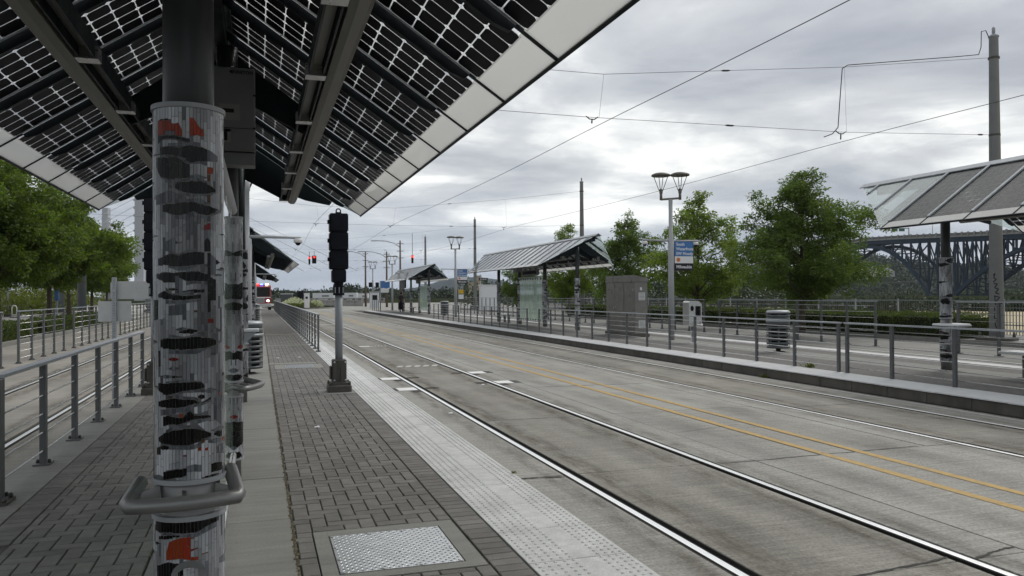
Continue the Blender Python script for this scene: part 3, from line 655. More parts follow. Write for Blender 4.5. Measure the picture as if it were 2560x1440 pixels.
# ------------------------------------------------------------------ opposite platform
oplat = struct('platform_opposite', MB().box((12.08, 36, PZ/2-.02), (4.80, 84, PZ-.02)), 'conc_dark')
for nm, a, b, m in (('far_paving', 10.405, 12.0, 'brickfar'), ('far_paving', 13.1, 13.85, 'brickfar')):
    MB().add([(a, -5, PZ-.001), (b, -5, PZ-.001), (b, 78, PZ-.001), (a, 78, PZ-.001)], [(0, 1, 2, 3)]).build(nm, m, oplat)
band(12.005, 13.095, [-4+1.5*k for k in range(0, 55)], 'concrete_slab', oplat, PZ+.002)
OY = [-4+1.22*k for k in range(0, 68)]
band(9.63, 10.40, OY, 'coping_slab', oplat, PZ+.002, 'coping', 0.008)
band(13.86, 14.49, OY, 'tactile_tile', oplat, PZ+.002, 'tact', 0.008)
for a, b in zip([-4+0.8*k for k in range(0, 102)], [-4+0.8*k for k in range(1, 103)]):
    hh = random.uniform(0.150, 0.158)
    link('kerb_stone', panel_mesh(0.022, b-a-.008, 0.155, 'conc_dark'), 'conc_dark', oplat, (9.671+random.uniform(-.004, .004), (a+b)/2, PZ-.028))
# ================================================================== BIRCH MOSAIC COLUMNS
CR = 0.115                        # mosaic radius
def tile_col(kind, ph=0.0, z_=0.0):
    r = random.random
    if kind == 'w':
        q = 0.5+0.5*noise.fractal(Vector((ph*1.3, z_*4.2, 3.7)), 1.0, 2.0, 3); q = .5+(q-.5)*1.7; g = (0.09+0.46*min(1, max(0, q)))*random.uniform(0.82, 1.12); return (g*0.97, g*1.0, g*(1.01+0.05*r()))
    if kind == 'g': g = random.uniform(0.07, 0.17); return (g*0.93, g, g*1.1)
    if kind == 'k': g = random.uniform(0.003, 0.008); return (g, g*1.05, g*1.0)
    if kind == 'r': return (random.uniform(0.20, 0.32), random.uniform(0.026, 0.042), 0.011)
    if kind == 'd': return (random.uniform(0.12, 0.18), 0.015, 0.014)
    if kind == 'b': return (0.075, 0.035, 0.018)
    return (0.5, 0.5, 0.5)
class Patch:
    def __init__(self, pts, kind): self.p = pts; self.kind = kind      # pts: (phi, ztop, zbot) sorted by phi
    def at(self, ph):
        p = self.p
        if ph < p[0][0] or ph > p[-1][0]: return None
        for a, b in zip(p[:-1], p[1:]):
            if ph <= b[0]:
                t_ = (ph-a[0])/max(1e-6, b[0]-a[0]); return a[1]+(b[1]-a[1])*t_, a[2]+(b[2]-a[2])*t_
        return None
def mosaic(patches, z0, z1, nstrip=62, phi0=0.0, rad=CR):
    """vertical strips of cut glass: pale tiles broken by birch-bark patches whose edges run through the strips"""
    V = []; F = []; COL = []
    dphi = 2*PI/nstrip; g = 0.055*dphi
    def quad(pa, pb, za0, zb0, za1, zb1, col):
        ga = 0.0007
        if min(za1-za0, zb1-zb0) < 0.0015:
            if max(za1-za0, zb1-zb0) < 0.005: return
        za1 = max(za1, za0+0.0012); zb1 = max(zb1, zb0+0.0012)
        b = len(V); rr = rad+random.uniform(0, 0.0007)
        for ph, z_ in ((pa, za0+ga), (pb, zb0+ga), (pb, zb1-ga), (pa, za1-ga)):
            r2_ = rr+random.uniform(-.0003, .0003); V.append((r2_*math.sin(ph), -r2_*math.cos(ph), z_))
        F.append((b, b+1, b+2, b+3)); COL.append(col)
    for s in range(nstrip):
        pa = -PI+s*dphi+g; pb = -PI+(s+1)*dphi-g; pm = (pa+pb)/2
        cuts = []
        for P in patches:
            m_ = P.at(pm)
            if m_ is None: continue
            a = P.at(pa) or m_; c = P.at(pb) or m_
            if P.kind == 'k': j1, j2 = random.uniform(-.0015, .0015), random.uniform(-.002, .002); a = (a[0]+j1, a[1]+j2); c = (c[0]+j1, c[1]+j2)
            cuts.append((a[1], c[1], a[0], c[0], P.kind))        # bottom a,b  top a,b
        cuts.sort(key=lambda q: q[0]+q[1])
        cur_a = cur_b = z0; zl = []
        for q in cuts + [(z1, z1, z1, z1, None)]:
            ba, bb = max(q[0], cur_a), max(q[1], cur_b)
            ba, bb = min(ba, z1), min(bb, z1)
            # pale tiles up to the patch
            ya, yb = cur_a, cur_b
            while min(ba-ya, bb-yb) > 0.004:
                h = random.choice((0.022, 0.035, 0.05, 0.065, 0.085))*random.uniform(.85, 1.2)
                if ya+h > ba-0.015 or yb+h > bb-0.015: na, nb = ba, bb
                else:
                    zz = max(ya, yb)+h; na = nb = zz
                    if zz > min(ba, bb)-0.012: na, nb = ba, bb
                quad(pa, pb, ya, yb, na, nb, tile_col('g' if random.random() < 0.06 else 'w', pm, (ya+yb)/2)); ya, yb = na, nb
                if na == ba: break
            if q[4] is None: break
            ta, tb = min(max(q[2], ba), z1), min(max(q[3], bb), z1)
            ya, yb = ba, bb
            while ta-ya > 0.001 or tb-yb > 0.001:
                h = random.uniform(0.03, 0.075)
                if ya+h > ta-0.012 or yb+h > tb-0.012: na, nb = ta, tb
                else: na = ya+h; nb = yb+h+random.uniform(-.004, .004)
                quad(pa, pb, ya, yb, max(na, ya), max(nb, yb), tile_col(q[4])); ya, yb = na, nb
                if na == ta: break
            cur_a, cur_b = max(ta, cur_a), max(tb, cur_b)
    me = bpy.data.meshes.new('mosaic'); me.from_pydata(V, [], F); me.update()
    at = me.color_attributes.new('tile_color', 'FLOAT_COLOR', 'CORNER')
    arr = np.zeros((len(me.loops), 4), np.float32); arr[:, 3] = 1
    for i, c in enumerate(COL): arr[4*i:4*i+4, :3] = c
    at.data.foreach_set('color', arr.ravel()); me.materials.append(M['mosaic'])
    return me
def random_patches(z0, z1, rs, full=True, k=1.0):
    P = []; z = z0+0.03
    while z < z1-0.03:
        wdt = rs.uniform(0.5, 2.1); c = rs.uniform(-PI, PI); th = rs.uniform(0.018, 0.075)*k
        n = 7; pts = []
        for i in range(n):
            f = i/(n-1)*2-1; e_ = math.sqrt(max(0, 1-abs(f)**2.2)); j = rs.uniform(-.008, .008)
            pts.append((c+f*wdt, z+th*e_*rs.uniform(.6, 1.0)+j, z-th*e_*rs.uniform(.4, .9)+j))
        P.append(Patch(pts, 'k'))
        if rs.random() < 0.35: P.append(Patch([(c-.3, z+th+.03, z+th+.012), (c, z+th+.045, z+th+.005), (c+.35, z+th+.03, z+th+.015)], rs.choice('grdg')))
        z += rs.uniform(0.035, 0.13)
    return P
# ---- patches of the nearest column, read off the photograph: strips left to right, top to bottom
COLX, COLY = -0.232, 2.98
def near_patches():
    dirc = math.atan2(COLX, COLY)                       # bearing of the column from the viewer
    xc = 473.0; RX = 86.5
    def cv(zx, zy, ox, oy, sc):
        px, py = ox+zx/sc, oy+zy/sc
        ph = math.asin(max(-0.985, min(0.985, (px-xc)/RX)))
        dz = 2.74-CR*math.cos(ph)*0.95
        return ph-dirc*0+0.0, CAMZ+(740.5-py)*dz/FPX-PZ
    out_ = []
    def add(kind, pts, ox, oy, sc):
        q = []
        for (x, a, b) in pts:
            ph, zt = cv(x, a, ox, oy, sc); _, zb = cv(x, b, ox, oy, sc); q.append((ph+VIEWPHI, zt, zb))
        if kind == 'k' and len(q) > 3:
            rs_ = random.Random(len(out_)); out_.append(Patch([(a, b+rs_.uniform(.002, .016), b+.0005) for a, b, c in q[1:-1]], 'g'))
            out_.append(Patch([(a, c-.0005, c-rs_.uniform(.002, .018)) for a, b, c in q[1:]], 'g'))
            q = [(a+(rs_.uniform(-.03, .03)), b+rs_.uniform(-.002, .002), c+rs_.uniform(-.003, .003)) for a, b, c in q]
        out_.append(Patch(q, kind))
    A = (380, 270, 4.115); B = (380, 580, 4.115); D = (380, 880, 4.115); E_ = (0, 1200, 4.0)
    VIEWPHI = -math.atan2(COLX, COLY)                   # front of the column turned to the viewer
    for kind, pts in (
        ('r', [(95, 130, 280), (150, 115, 265), (205, 120, 270), (230, 165, 255), (265, 135, 270), (290, 135, 270), (325, 225, 275)]),
        ('r', [(400, 72, 262), (440, 75, 260), (475, 160, 240), (515, 190, 285)]),
        ('k', [(80, 290, 372), (150, 278, 310), (250, 268, 300), (390, 300, 340)]),
        ('k', [(105, 400, 485), (200, 388, 480), (300, 382, 488), (400, 367, 545), (500, 377, 520), (560, 395, 520)]),
        ('g', [(562, 397, 518), (600, 412, 520), (660, 462, 518)]),
        ('k', [(65, 505, 600), (100, 508, 700), (200, 494, 728), (280, 499, 714), (350, 548, 714), (395, 565, 690)]),
        ('g', [(150, 735, 760), (230, 732, 770), (330, 718, 740)]),
        ('r', [(550, 590, 650), (585, 575, 660), (615, 592, 640)]),
        ('b', [(560, 662, 735), (600, 662, 735)]), ('b', [(560, 872, 965), (595, 872, 960)]),
        ('k', [(250, 772, 800), (300, 745, 850), (400, 730, 865), (500, 732, 865), (580, 762, 858), (640, 812, 840)]),
        ('g', [(70, 905, 1000), (200, 842, 966), (350, 902, 950)]),
        ('k', [(130, 990, 1060), (250, 973, 1095), (350, 962, 1085), (420, 957, 1050), (500, 962, 1085), (580, 982, 1090), (660, 1027, 1043)]),
        ('d', [(540, 1210, 1255), (565, 1170, 1240), (590, 1170, 1235)]), ('g', [(540, 1100, 1160), (600, 1080, 1150)])): add(kind, pts, *A)
    for kind, pts in (
        ('k', [(520, 110, 188), (555, 30, 190), (585, 100, 190)]),
        ('k', [(90, 280, 345), (200, 215, 355), (280, 240, 350), (370, 197, 345), (480, 197, 330), (548, 215, 320)]),
        ('k', [(552, 198, 850), (590, 212, 820)]), ('g', [(593, 215, 440), (650, 270, 430)]), ('k', [(593, 460, 710), (645, 500, 700)]),
        ('k', [(75, 432, 470), (150, 407, 520), (235, 422, 520)]),
        ('k', [(250, 420, 440), (350, 407, 500), (450, 402, 505), (548, 430, 505)]),
        ('k', [(330, 610, 630), (420, 592, 630), (520, 592, 620)]),
        ('k', [(82, 650, 660), (150, 592, 690), (210, 647, 705), (320, 652, 700), (420, 647, 695), (500, 642, 690)]),
        ('b', [(415, 815, 821), (445, 800, 835), (480, 815, 821)]), ('d', [(565, 895, 945), (620, 895, 945)]),
        ('k', [(120, 1100, 1190), (200, 1087, 1210), (330, 1092, 1220), (450, 1077, 1215), (560, 1092, 1200), (640, 1122, 1170)]),
        ('d', [(180, 1305, 1315), (235, 1290, 1335), (285, 1310, 1316)]),
        ('k', [(45, 700, 900), (85, 700, 900)]), ('g', [(490, 965, 1025), (560, 952, 1030)]), ('g', [(150, 100, 190), (240, 60, 205)]),
        ('k', [(80, 1215, 1400), (110, 1225, 1380)]), ('g', [(200, 760, 860), (330, 735, 850)])): add(kind, pts, *B)
    for kind, pts in (
        ('k', [(80, 322, 390), (150, 322, 448), (330, 322, 410), (490, 327, 395), (525, 376, 386)]),
        ('b', [(180, 452, 478), (212, 452, 478)]), ('k', [(458, 478, 486), (492, 452, 510), (525, 472, 492)]),
        ('k', [(100, 505, 570), (240, 482, 580), (330, 497, 575), (440, 502, 550), (500, 542, 550), (595, 487, 502)]),
        ('k', [(120, 662, 760), (200, 657, 760), (300, 700, 750), (380, 617, 720), (440, 672, 715), (560, 667, 700), (595, 692, 702)]),
        ('r', [(290, 645, 690), (326, 645, 688)]), ('g', [(100, 590, 650), (250, 585, 640)]),
        ('k', [(75, 870, 900), (150, 832, 945), (250, 802, 965), (390, 792, 975), (450, 802, 970), (540, 842, 910), (595, 872, 892)]),
        ('k', [(630, 870, 882), (660, 832, 900), (700, 852, 905)]),
        ('r', [(455, 1008, 1040), (485, 1005, 1040)]), ('r', [(530, 1022, 1042), (562, 1010, 1040)]), ('d', [(330, 1077, 1086), (370, 1070, 1095)]),
        ('g', [(635, 1012, 1070), (728, 962, 1075)]), ('r', [(700, 912, 950), (738, 902, 945)]), ('b', [(490, 922, 970), (525, 907, 950)]),
        ('k', [(75, 972, 1040), (115, 962, 1055)]), ('g', [(630, 500, 720), (700, 480, 780)]),
        ('k', [(120, 1227, 1310), (200, 1222, 1310), (360, 1207, 1290)]), ('g', [(370, 1192, 1250), (430, 1177, 1250), (490, 1192, 1260)]),
        ('k', [(600, 1182, 1280), (640, 1175, 1265), (700, 1172, 1250)]), ('r', [(660, 440, 465), (680, 440, 465)])): add(kind, pts, *D)
    for kind, pts in (
        ('k', [(1565, 375, 470), (1620, 388, 510), (1720, 402, 530), (1850, 402, 560), (1950, 392, 555), (2050, 372, 500), (2150, 352, 460)]),
        ('k', [(1610, 548, 580), (1700, 548, 585), (1840, 562, 576)]),
        ('r', [(1670, 740, 800), (1692, 622, 800), (1800, 592, 800), (1908, 592, 828)]), ('r', [(1912, 795, 832), (1985, 802, 835)]),
        ('d', [(1915, 600, 615), (1945, 600, 610)]), ('d', [(1915, 718, 740), (1980, 702, 710)]), ('d', [(1990, 778, 790), (2055, 764, 772)]),
        ('k', [(1590, 835, 975), (1700, 822, 975), (1830, 862, 975)]), ('g', [(2160, 842, 890), (2240, 772, 870)])): add(kind, pts, *E_)
    rf = random.Random(8)
    for k in range(70):
        ph = rf.uniform(-1.5, 1.6); z = rf.uniform(.18, 2.1); w_ = rf.uniform(.06, .34); h_ = rf.uniform(.003, .012)
        out_.append(Patch([(ph-w_, z+.001, z-.001), (ph, z+h_, z-h_*rf.uniform(.4, 1)), (ph+w_, z+.002, z)], rf.choice('kkgggg')))
    return out_

def mosaic_column(parent, x, y, topz, rail_dir=None, patches=None, seed=0, rail_z=0.80, rail='lean'):
    """pipe with glass mosaic sleeve, collars, and a leaning rail"""
    rs = random.Random(seed); Z = PZ
    zb, zt = 0.17, 2.14
    col = MB().lathe([(0.084, 1.2), (0.084, topz-Z)], (x, y, Z), 24).build('column', 'colpipe', parent)
    MB().lathe([(0.100, 0), (0.100, 1.2)], (x, y, Z), 24).build('column_foot', 'satin', col)
    segs = [(zb, rail_z-0.085), (rail_z+0.045, zt)]
    g = MB()
    for a, b in segs: g.lathe([(CR-.002, a), (CR-.002, b)], (x, y, Z), 40, True)
    g.build('grout_sleeve', 'grout', col)
    for a, b in segs:
        MB().lathe([(0.083, b+.012), (CR+.006, b+.012), (CR+.006, b-.004), (CR, b-.004)], (x, y, Z), 40, False, False).build('collar', 'pole', col)
        MB().lathe([(0.083, a-.012), (CR+.006, a-.012), (CR+.006, a+.004), (CR, a+.004)], (x, y, Z), 40, False, False).build('collar', 'pole', col)
        P = patches if patches is not None else random_patches(a, b, rs)
        me = mosaic(P, a+.004, b-.004)
        o = link('mosaic_tiles', me, None, col); o['kind'] = 'stuff'
        bx = base_of(parent); o.location = (x-bx[0], y-bx[1], Z-bx[2])
    return col
def lean_rail(parent, x, y, z, ang=0.0, width=0.40, out_=0.20):
    """bent tube held off the column by welded brackets (front arc and returned ends)"""
    ca, sa = math.cos(ang), math.sin(ang)
    def T(px, py, pz): return (x+px*ca-py*sa, y+px*sa+py*ca, z+pz)
    w2 = width/2
    pts = [T(-w2+.055, -.015+.02, .075), T(-w2, -out_+.03, .0)]
    pts = [T(-w2+.04, 0.02, .032), T(-w2+.012, -out_*.72, .006), T(-w2+.006, -out_+.012, .001)]
    for k in range(9):
        f = -1+2*k/8; pts.append(T(f*(w2-.014), -out_-.012-0.022*(1-f*f), -0.004))
    pts += [T(w2-.006, -out_+.012, .001), T(w2-.010, -out_*.72, .012), T(w2-.02, 0.03, .05)]
    r = MB().tube(pts, 0.0248, 14).build('leaning_rail', 'satin', parent)
    for s in (-1, 1):
        MB().prism([T(s*0.07, -.06, -.06), T(s*0.165, -.09, -.045), T(s*0.185, -.09, .0), T(s*0.075, -.05, .035)], Vector(T(0, .012, 0))-Vector(T(0, 0, 0))).build('bracket', 'satin', r)
    MB().prism([T(-.006, -.085, -.065), T(-.006, -out_+.01, -.01), T(-.006, -out_+.01, .012), T(-.006, -.085, .02)], Vector(T(.012, 0, 0))-Vector(T(0, 0, 0))).build('bracket', 'satin', r)
    return r

# ================================================================== SOLAR SHELTERS
HW, ZR, ZE = 1.70, 4.0, 2.85
SLEN = math.hypot(HW, ZR-ZE)
BAY = 0.885; NB = 13
RIDGE_EXT = 2.34
def shelter(name, X0, yc, cols, label, near=False, individual=0, full=True):
    t = thing(name, (X0, yc, PZ), label, 'shelter', 'solar panel shelters')
    y0 = yc-NB*BAY/2; y1 = yc+NB*BAY/2
    nrm = lambda sd: Vector((sd*(ZR-ZE), 0, HW)).normalized()
    def P(s, y, sd, off=0.0):                        # s metres down the slope from the ridge
        f = s/SLEN; n_ = nrm(sd)
        return Vector((X0+sd*HW*f, y, ZR+(ZE-ZR)*f)) + n_*off
    def ylim(s, e): return (y1 + RIDGE_EXT*(1-s/SLEN)) if e > 0 else (y0 - RIDGE_EXT*(1-s/SLEN))
    # ---- ridge: beam and cap
    MB().box((X0, yc, ZR-.16), (0.10, y1-y0+2*RIDGE_EXT-.9, 0.18)).build('ridge_beam', 'steel_d', t)
    MB().prism([(X0-.13, y0-RIDGE_EXT+.02, ZR-.05), (X0, y0-RIDGE_EXT+.02, ZR+.035), (X0+.13, y0-RIDGE_EXT+.02, ZR-.05), (X0+.125, y0-RIDGE_EXT+.02, ZR-.065), (X0, y0-RIDGE_EXT+.02, ZR+.018), (X0-.125, y0-RIDGE_EXT+.02, ZR-.065)],
               (0, y1-y0+2*RIDGE_EXT-.04, 0)).build('ridge_cap', 'galv', t)
    cand = []; stuffmb = MB()
    S0, PITCH_ = 0.115, 0.1575
    ch_, cc_ = .0751, .0175
    cellpoly = [(-ch_+cc_, -ch_), (ch_-cc_, -ch_), (ch_, -ch_+cc_), (ch_, ch_-cc_), (ch_-cc_, ch_), (-ch_+cc_, ch_), (-ch_, ch_-cc_), (-ch_, -ch_+cc_)]
    cellme = bpy.data.meshes.new('solar_cell'); cellme.from_pydata([(a, b, 0) for a, b in cellpoly]+[(a, b, .0015) for a, b in cellpoly], [], [tuple(range(7, -1, -1)), tuple(range(8, 16))]+[(i, (i+1) % 8, 8+(i+1) % 8, 8+i) for i in range(8)]); cellme.update()
    cellme.materials.append(M['cell'])
    gm = MB()
    for i in range(12):
        u = S0+i*PITCH_-S0-11*PITCH_/2; gm.add([(u-.0043, -.3975, 0), (u+.0043, -.3975, 0), (u+.0043, .3975, 0), (u-.0043, .3975, 0)], [(0, 1, 2, 3)])
    for j in range(6):
        v = (j-2.5)*PITCH_; gm.add([(-.866, v-.0043, .0002), (.866, v-.0043, .0002), (.866, v+.0043, .0002), (-.866, v+.0043, .0002)], [(0, 1, 2, 3)])
    gridme = gm.mesh('cell_gap_film'); gridme.materials.append(M['grid'])
    for sd in (-1, 1):
        n_ = nrm(sd); rot = Matrix((Vector((sd*HW, 0, ZE-ZR)).normalized(), Vector((0, sd, 0)), n_)).transposed()
        for k in range(NB):
            a, b = y0+k*BAY+.02, y0+(k+1)*BAY-.02
            pn = MB().prism([P(.06, a, sd, 0), P(SLEN-.222, a, sd, 0), P(SLEN-.222, b, sd, 0), P(.06, b, sd, 0)], n_*.008).build('solar_panel', 'glass', t)
            MB().prism([P(SLEN-.217, a, sd, 0), P(SLEN, a, sd, 0), P(SLEN, b, sd, 0), P(SLEN-.217, b, sd, 0)], n_*.008).build('frosted_eave_strip', 'frost', pn)
            go = link('cell_gap_film', gridme, None, pn); go.matrix_local = Matrix.Translation(P(S0+11*PITCH_/2, (a+b)/2, sd, -.0045)-Vector(base_of(t))) @ rot.to_4x4()
            for i in range(11):
                for j in range(5):
                    s = S0+(i+.5)*PITCH_; yy = (a+b)/2+(j-2)*PITCH_
                    p = P(s, yy, sd, -.0035)
                    if individual: cand.append((( p-Vector((0, 0, CAMZ))).length, p, rot, pn, yy))
                    else:
                        stuffmb.add([p+rot @ Vector((u, v, 0)) for u, v in cellpoly], [tuple(range(8))])
        # triangular prow ends in clear glass
        for e in (-1, 1):
            ye = y1 if e > 0 else y0
            k = 0
            while k*BAY < RIDGE_EXT-.1:
                a, b = k*BAY+.02, min((k+1)*BAY-.02, RIDGE_EXT-.06)
                sa = SLEN*(1-a/RIDGE_EXT); sb = SLEN*(1-b/RIDGE_EXT)
                poly = [P(.06, ye+e*a, sd), P(max(.08, sa), ye+e*a, sd), P(max(.08, sb), ye+e*b, sd), P(.06, ye+e*b, sd)]
                if b-a > .1: MB().prism(poly, n_*.008).build('end_glass', 'tealglass', t)
                k += 1
        # rafters under, pressure caps over every joint
        ks = list(range(-2, NB+3))
        for k in ks:
            yy = y0+k*BAY; se = SLEN
            if yy < y0-.01: se = SLEN*(1-(y0-yy)/RIDGE_EXT)
            if yy > y1+.01: se = SLEN*(1-(yy-y1)/RIDGE_EXT)
            big = k in (0, NB)
            MB().prism([P(.05, yy-.018, sd, -.006), P(se-.26, yy-.018, sd, -.006), P(se-.27, yy-.018, sd, -.045), P(max(.1, se-.36), yy-.018, sd, -.065), P(.05, yy-.018, sd, -.065)], (0, .036, 0)).build('rafter', 'steel_d', t)
            MB().bar(P(.05, yy, sd, .020), P(se-.06 if se < SLEN else se-.24, yy, sd, .020), .052, .022, n_).build('cover_strip', 'galv', t)
            MB().bar(P(max(.1, se-.26), yy, sd, .004), P(se, yy, sd, .004), .022, .020, n_).build('joint_bar', 'steel_d', t)
        MB().bar(P(SLEN+.006, y0, sd, .002), P(SLEN+.006, y1, sd, .002), .018, .03, n_).build('eave_edge', 'steel_d', t)
        # purlin pipe with light channel hung on its inner side
        sp = SLEN*.545
        pb = MB(); c0 = P(sp, y0-.55, sd, -.285); c1 = P(sp, y1+.55, sd, -.285)
        prof = [(-.055, -.06), (-.02, -.085), (.03, -.085), (.062, -.05), (.062, .085), (-.055, .085)]
        pb.prism([Vector((c0.x+sd*a, c0.y, c0.z+b)) for a, b in prof], (0, c1.y-c0.y, 0)); pur = pb.build('purlin', 'lampm', t)
        ch = MB(); cx_ = c0.x-sd*.115
        ch.box((cx_-sd*.045, (c0.y+c1.y)/2, c0.z+.0), (.012, c1.y-c0.y, .10)); ch.box((cx_, (c0.y+c1.y)/2, c0.z+.055), (.10, c1.y-c0.y, .012)); ch.box((cx_+sd*.04, (c0.y+c1.y)/2, c0.z-.02), (.012, c1.y-c0.y, .06))
        lc = ch.build('light_channel', 'steel_d', pur)
        MB().box((cx_, (c0.y+c1.y)/2, c0.z+.022), (.055, c1.y-c0.y-.2, .03)).build('light_tube', 'lampm', pur)
        nbk = 10
        for q in range(nbk):
            yy = c0.y+.12+(c1.y-c0.y-.24)*q/(nbk-1)
            MB().box((cx_-sd*.005, yy, c0.z-.02), (.125, .11, .075)).build('bracket', 'steel_l' if near else 'galv', pur)
    if individual:
        fwd = [c for c in cand if c[4] > 2.0]; fwd.sort(key=lambda q: q[0]); keep = set(id(q) for q in fwd[:individual])
        for q in cand:
            if id(q) in keep:
                bx = base_of(t); o = link('solar_cell', cellme, None, q[3]); o.matrix_local = Matrix.Translation(q[1]-Vector(bx)) @ q[2].to_4x4()
            else: stuffmb.add([q[1]+q[2] @ Vector((u, v, 0)) for u, v in cellpoly], [tuple(range(8))])
    so_ = stuffmb.build('solar_cells', 'cellj', t); so_['kind'] = 'stuff'
    # curved bow plates at both ends and bracket arms at the columns
    for yy in (y0-.35, y1+.35):
        for sd in (-1, 1):
            top = [P(s, yy, sd, -.02) for s in (0.0, .45, .9, 1.35, 1.62)]
            bot = [P(1.62, yy, sd, -.08), P(1.3, yy, sd, -.22), P(.95, yy, sd, -.31), P(.5, yy, sd, -.33), Vector((X0, yy, ZR-.36))]
            MB().prism(top+bot, (0, .03, 0)).build('bow_plate', 'steel_d', t)
    for i, cy_ in enumerate(cols):
        for sd in (-1, 1):
            q = [Vector((X0+sd*.06, cy_, ZR-.62)), Vector((X0+sd*.06, cy_, ZR-.28)), P(SLEN*.52, cy_, sd, -.21), P(SLEN*.52, cy_, sd, -.40)]
            MB().prism([p-Vector((0, .012, 0)) for p in q], (0, .024, 0)).build('bracket_arm', 'steel_d', t)
    return t
# ---- the shelters
LX, RX_ = -0.30, 12.5
L1 = shelter('solar_shelter', LX, 5.85, [2.98, 6.95, 11.9], 'solar shelter overhead, its dark panels seen from below, with a grey inverter box', near=True, individual=300)
c1 = mosaic_column(L1, COLX, COLY, 3.75, patches=near_patches(), rail_z=0.835)
lean_rail(c1, COLX-.02, COLY, PZ+0.83, ang=0.10, width=0.352, out_=0.155)
# round access hatch low on the nearest column
hz0 = 0.762
hp = [( -0.052, 0.0), (-0.052, -.085), (0.052, -.085), (0.052, 0.0), (0.040, .040), (0.0, .058), (-0.040, .040)]
hb = MB(); vp = 0.05
def onc(u, z_, r_): a = vp+u/CR; return (COLX+r_*math.sin(a), COLY-r_*math.cos(a), hz0+z_)
ang8 = [k*PI/10 for k in range(11)]
ring = [(0.055*math.cos(a), 0.055*math.sin(a)) for a in ang8] + [(-.055, -.11), (.055, -.11)]
hb.add([onc(u, z_, CR+.008) for u, z_ in ring]+[onc(u, z_, CR-.004) for u, z_ in ring], [tuple(range(13))]+[(i, (i+1) % 13, 13+(i+1) % 13, 13+i) for i in range(13)])
hatch = hb.build('access_hatch', 'inv', c1)
MB().lathe([(0.007, 0), (0.007, .004)], onc(0, .030, CR+.010), 10).build('screw', 'steel_l', hatch)
c2 = mosaic_column(L1, -0.243, 6.95, 3.75, seed=3, rail_z=0.76); lean_rail(c2, -0.243, 6.95, PZ+.76, ang=1.2, width=.40)
c3 = mosaic_column(L1, -0.262, 11.9, 3.75, seed=5, rail_z=0.9); 
# small shelf on the third column
MB().cbox((-0.10, 11.75, PZ+1.02), (.20, .34, .035), .006).build('shelf', 'signw', c3); MB().prism([(-.2, 11.72, PZ+.82), (-.03, 11.72, PZ+.99), (-.2, 11.72, PZ+.99)], (0, .05, 0)).build('shelf_bracket', 'galv', c3)
# windscreen glass between first two columns with its top tube
ws = MB().box((-0.205, 5.0, PZ+1.22), (.012, 3.3, 1.9)).build('windscreen_glass', 'etched', L1)
MB().tube([(-0.205, 3.16, PZ+2.19), (-0.205, 6.76, PZ+2.19)], .042, 14).build('windscreen_top_tube', 'pole', L1)
MB().tube([(-0.205, 3.16, PZ+.22), (-0.205, 6.76, PZ+.22)], .03, 10).build('windscreen_bottom_tube', 'steel_l', L1)
for k in range(4): MB().box((-0.205, 3.7+k*.86, PZ+2.13), (.02, .07, .09)).build('glass_clip', 'steel_l', ws)
# inverter box on the second column
inv = thing('inverter_box', (-0.19, 6.72, 2.74), 'grey wall inverter box with small display, hung on the second mosaic column', 'inverter')
ib = MB(); ib.cbox((-0.19, 6.70, 3.17), (.335, .20, .66), .012); ib.build('housing', 'inv', inv)
lo = MB(); lo.cbox((-0.19, 6.71, 2.785), (.33, .19, .10), .008); lo.build('connection_box', 'inv', inv)
MB().box((-0.19, 6.599, 3.02), (.328, .004, .004)).build('seam', 'dark', inv)
pn = MB().box((-0.215, 6.598, 3.145), (.15, .004, .125)).build('display_panel', 'invpanel', inv); MB().box((-0.225, 6.595, 3.155), (.085, .003, .030)).build('screen', 'dark', pn)
pn2 = MB().box((-0.245, 6.598, 2.955), (.075, .004, .10)).build('switch_plate', 'invpanel', inv); MB().box((-0.25, 6.594, 2.955), (.035, .006, .07)).build('rotary_switch', 'dark', pn2)
MB().box((-0.245, 6.598, 3.0), (.075, .004, .02)).build('vent', 'dark', inv)
lt = link('maker_lettering', text_mesh('◄KINETON', .034, .0008), 'dark', inv); lt.rotation_euler = (PI/2, 0, 0); lt.location = (-0.03, -.125, .71)
for (x, z) in ((-.03, 3.28), (-.03, 3.02)): MB().lathe([(.009, 0), (.009, .01)], (x, 6.6, z), 8).build('latch', 'dark', inv)

def std_shelter(X0, yc, cols, label, seed, windscreens=True, railz=0.95):
    s = shelter('solar_shelter', X0, yc, cols, label)
    for i, y in enumerate(cols):
        c = mosaic_column(s, X0+.02, y, 3.78, seed=seed+i, rail_z=railz)
    return s
R1s = std_shelter(RX_, 5.98, [0.6, 4.4, 8.1, 11.95], 'solar shelter by the graffiti pole, its lavender panels seen from above', 20)
c = [o for o in R1s.children if o.name.startswith('column')][-1]
tb = MB(); tb.cbox((12.30, 11.62, PZ+.88), (.30, .62, .035), .01); tb.build('leaning_ledge', 'signw', c); tb = MB(); tb.cbox((12.78, 12.02, PZ+.87), (.34, .46, .03), .01); tb.build('leaning_ledge', 'signw', c)
R2s = std_shelter(RX_, 36.25, [30.4, 34.3, 38.0, 41.65], 'solar shelter with green etched glass screen on the opposite platform, beside the steel cabinet', 30)
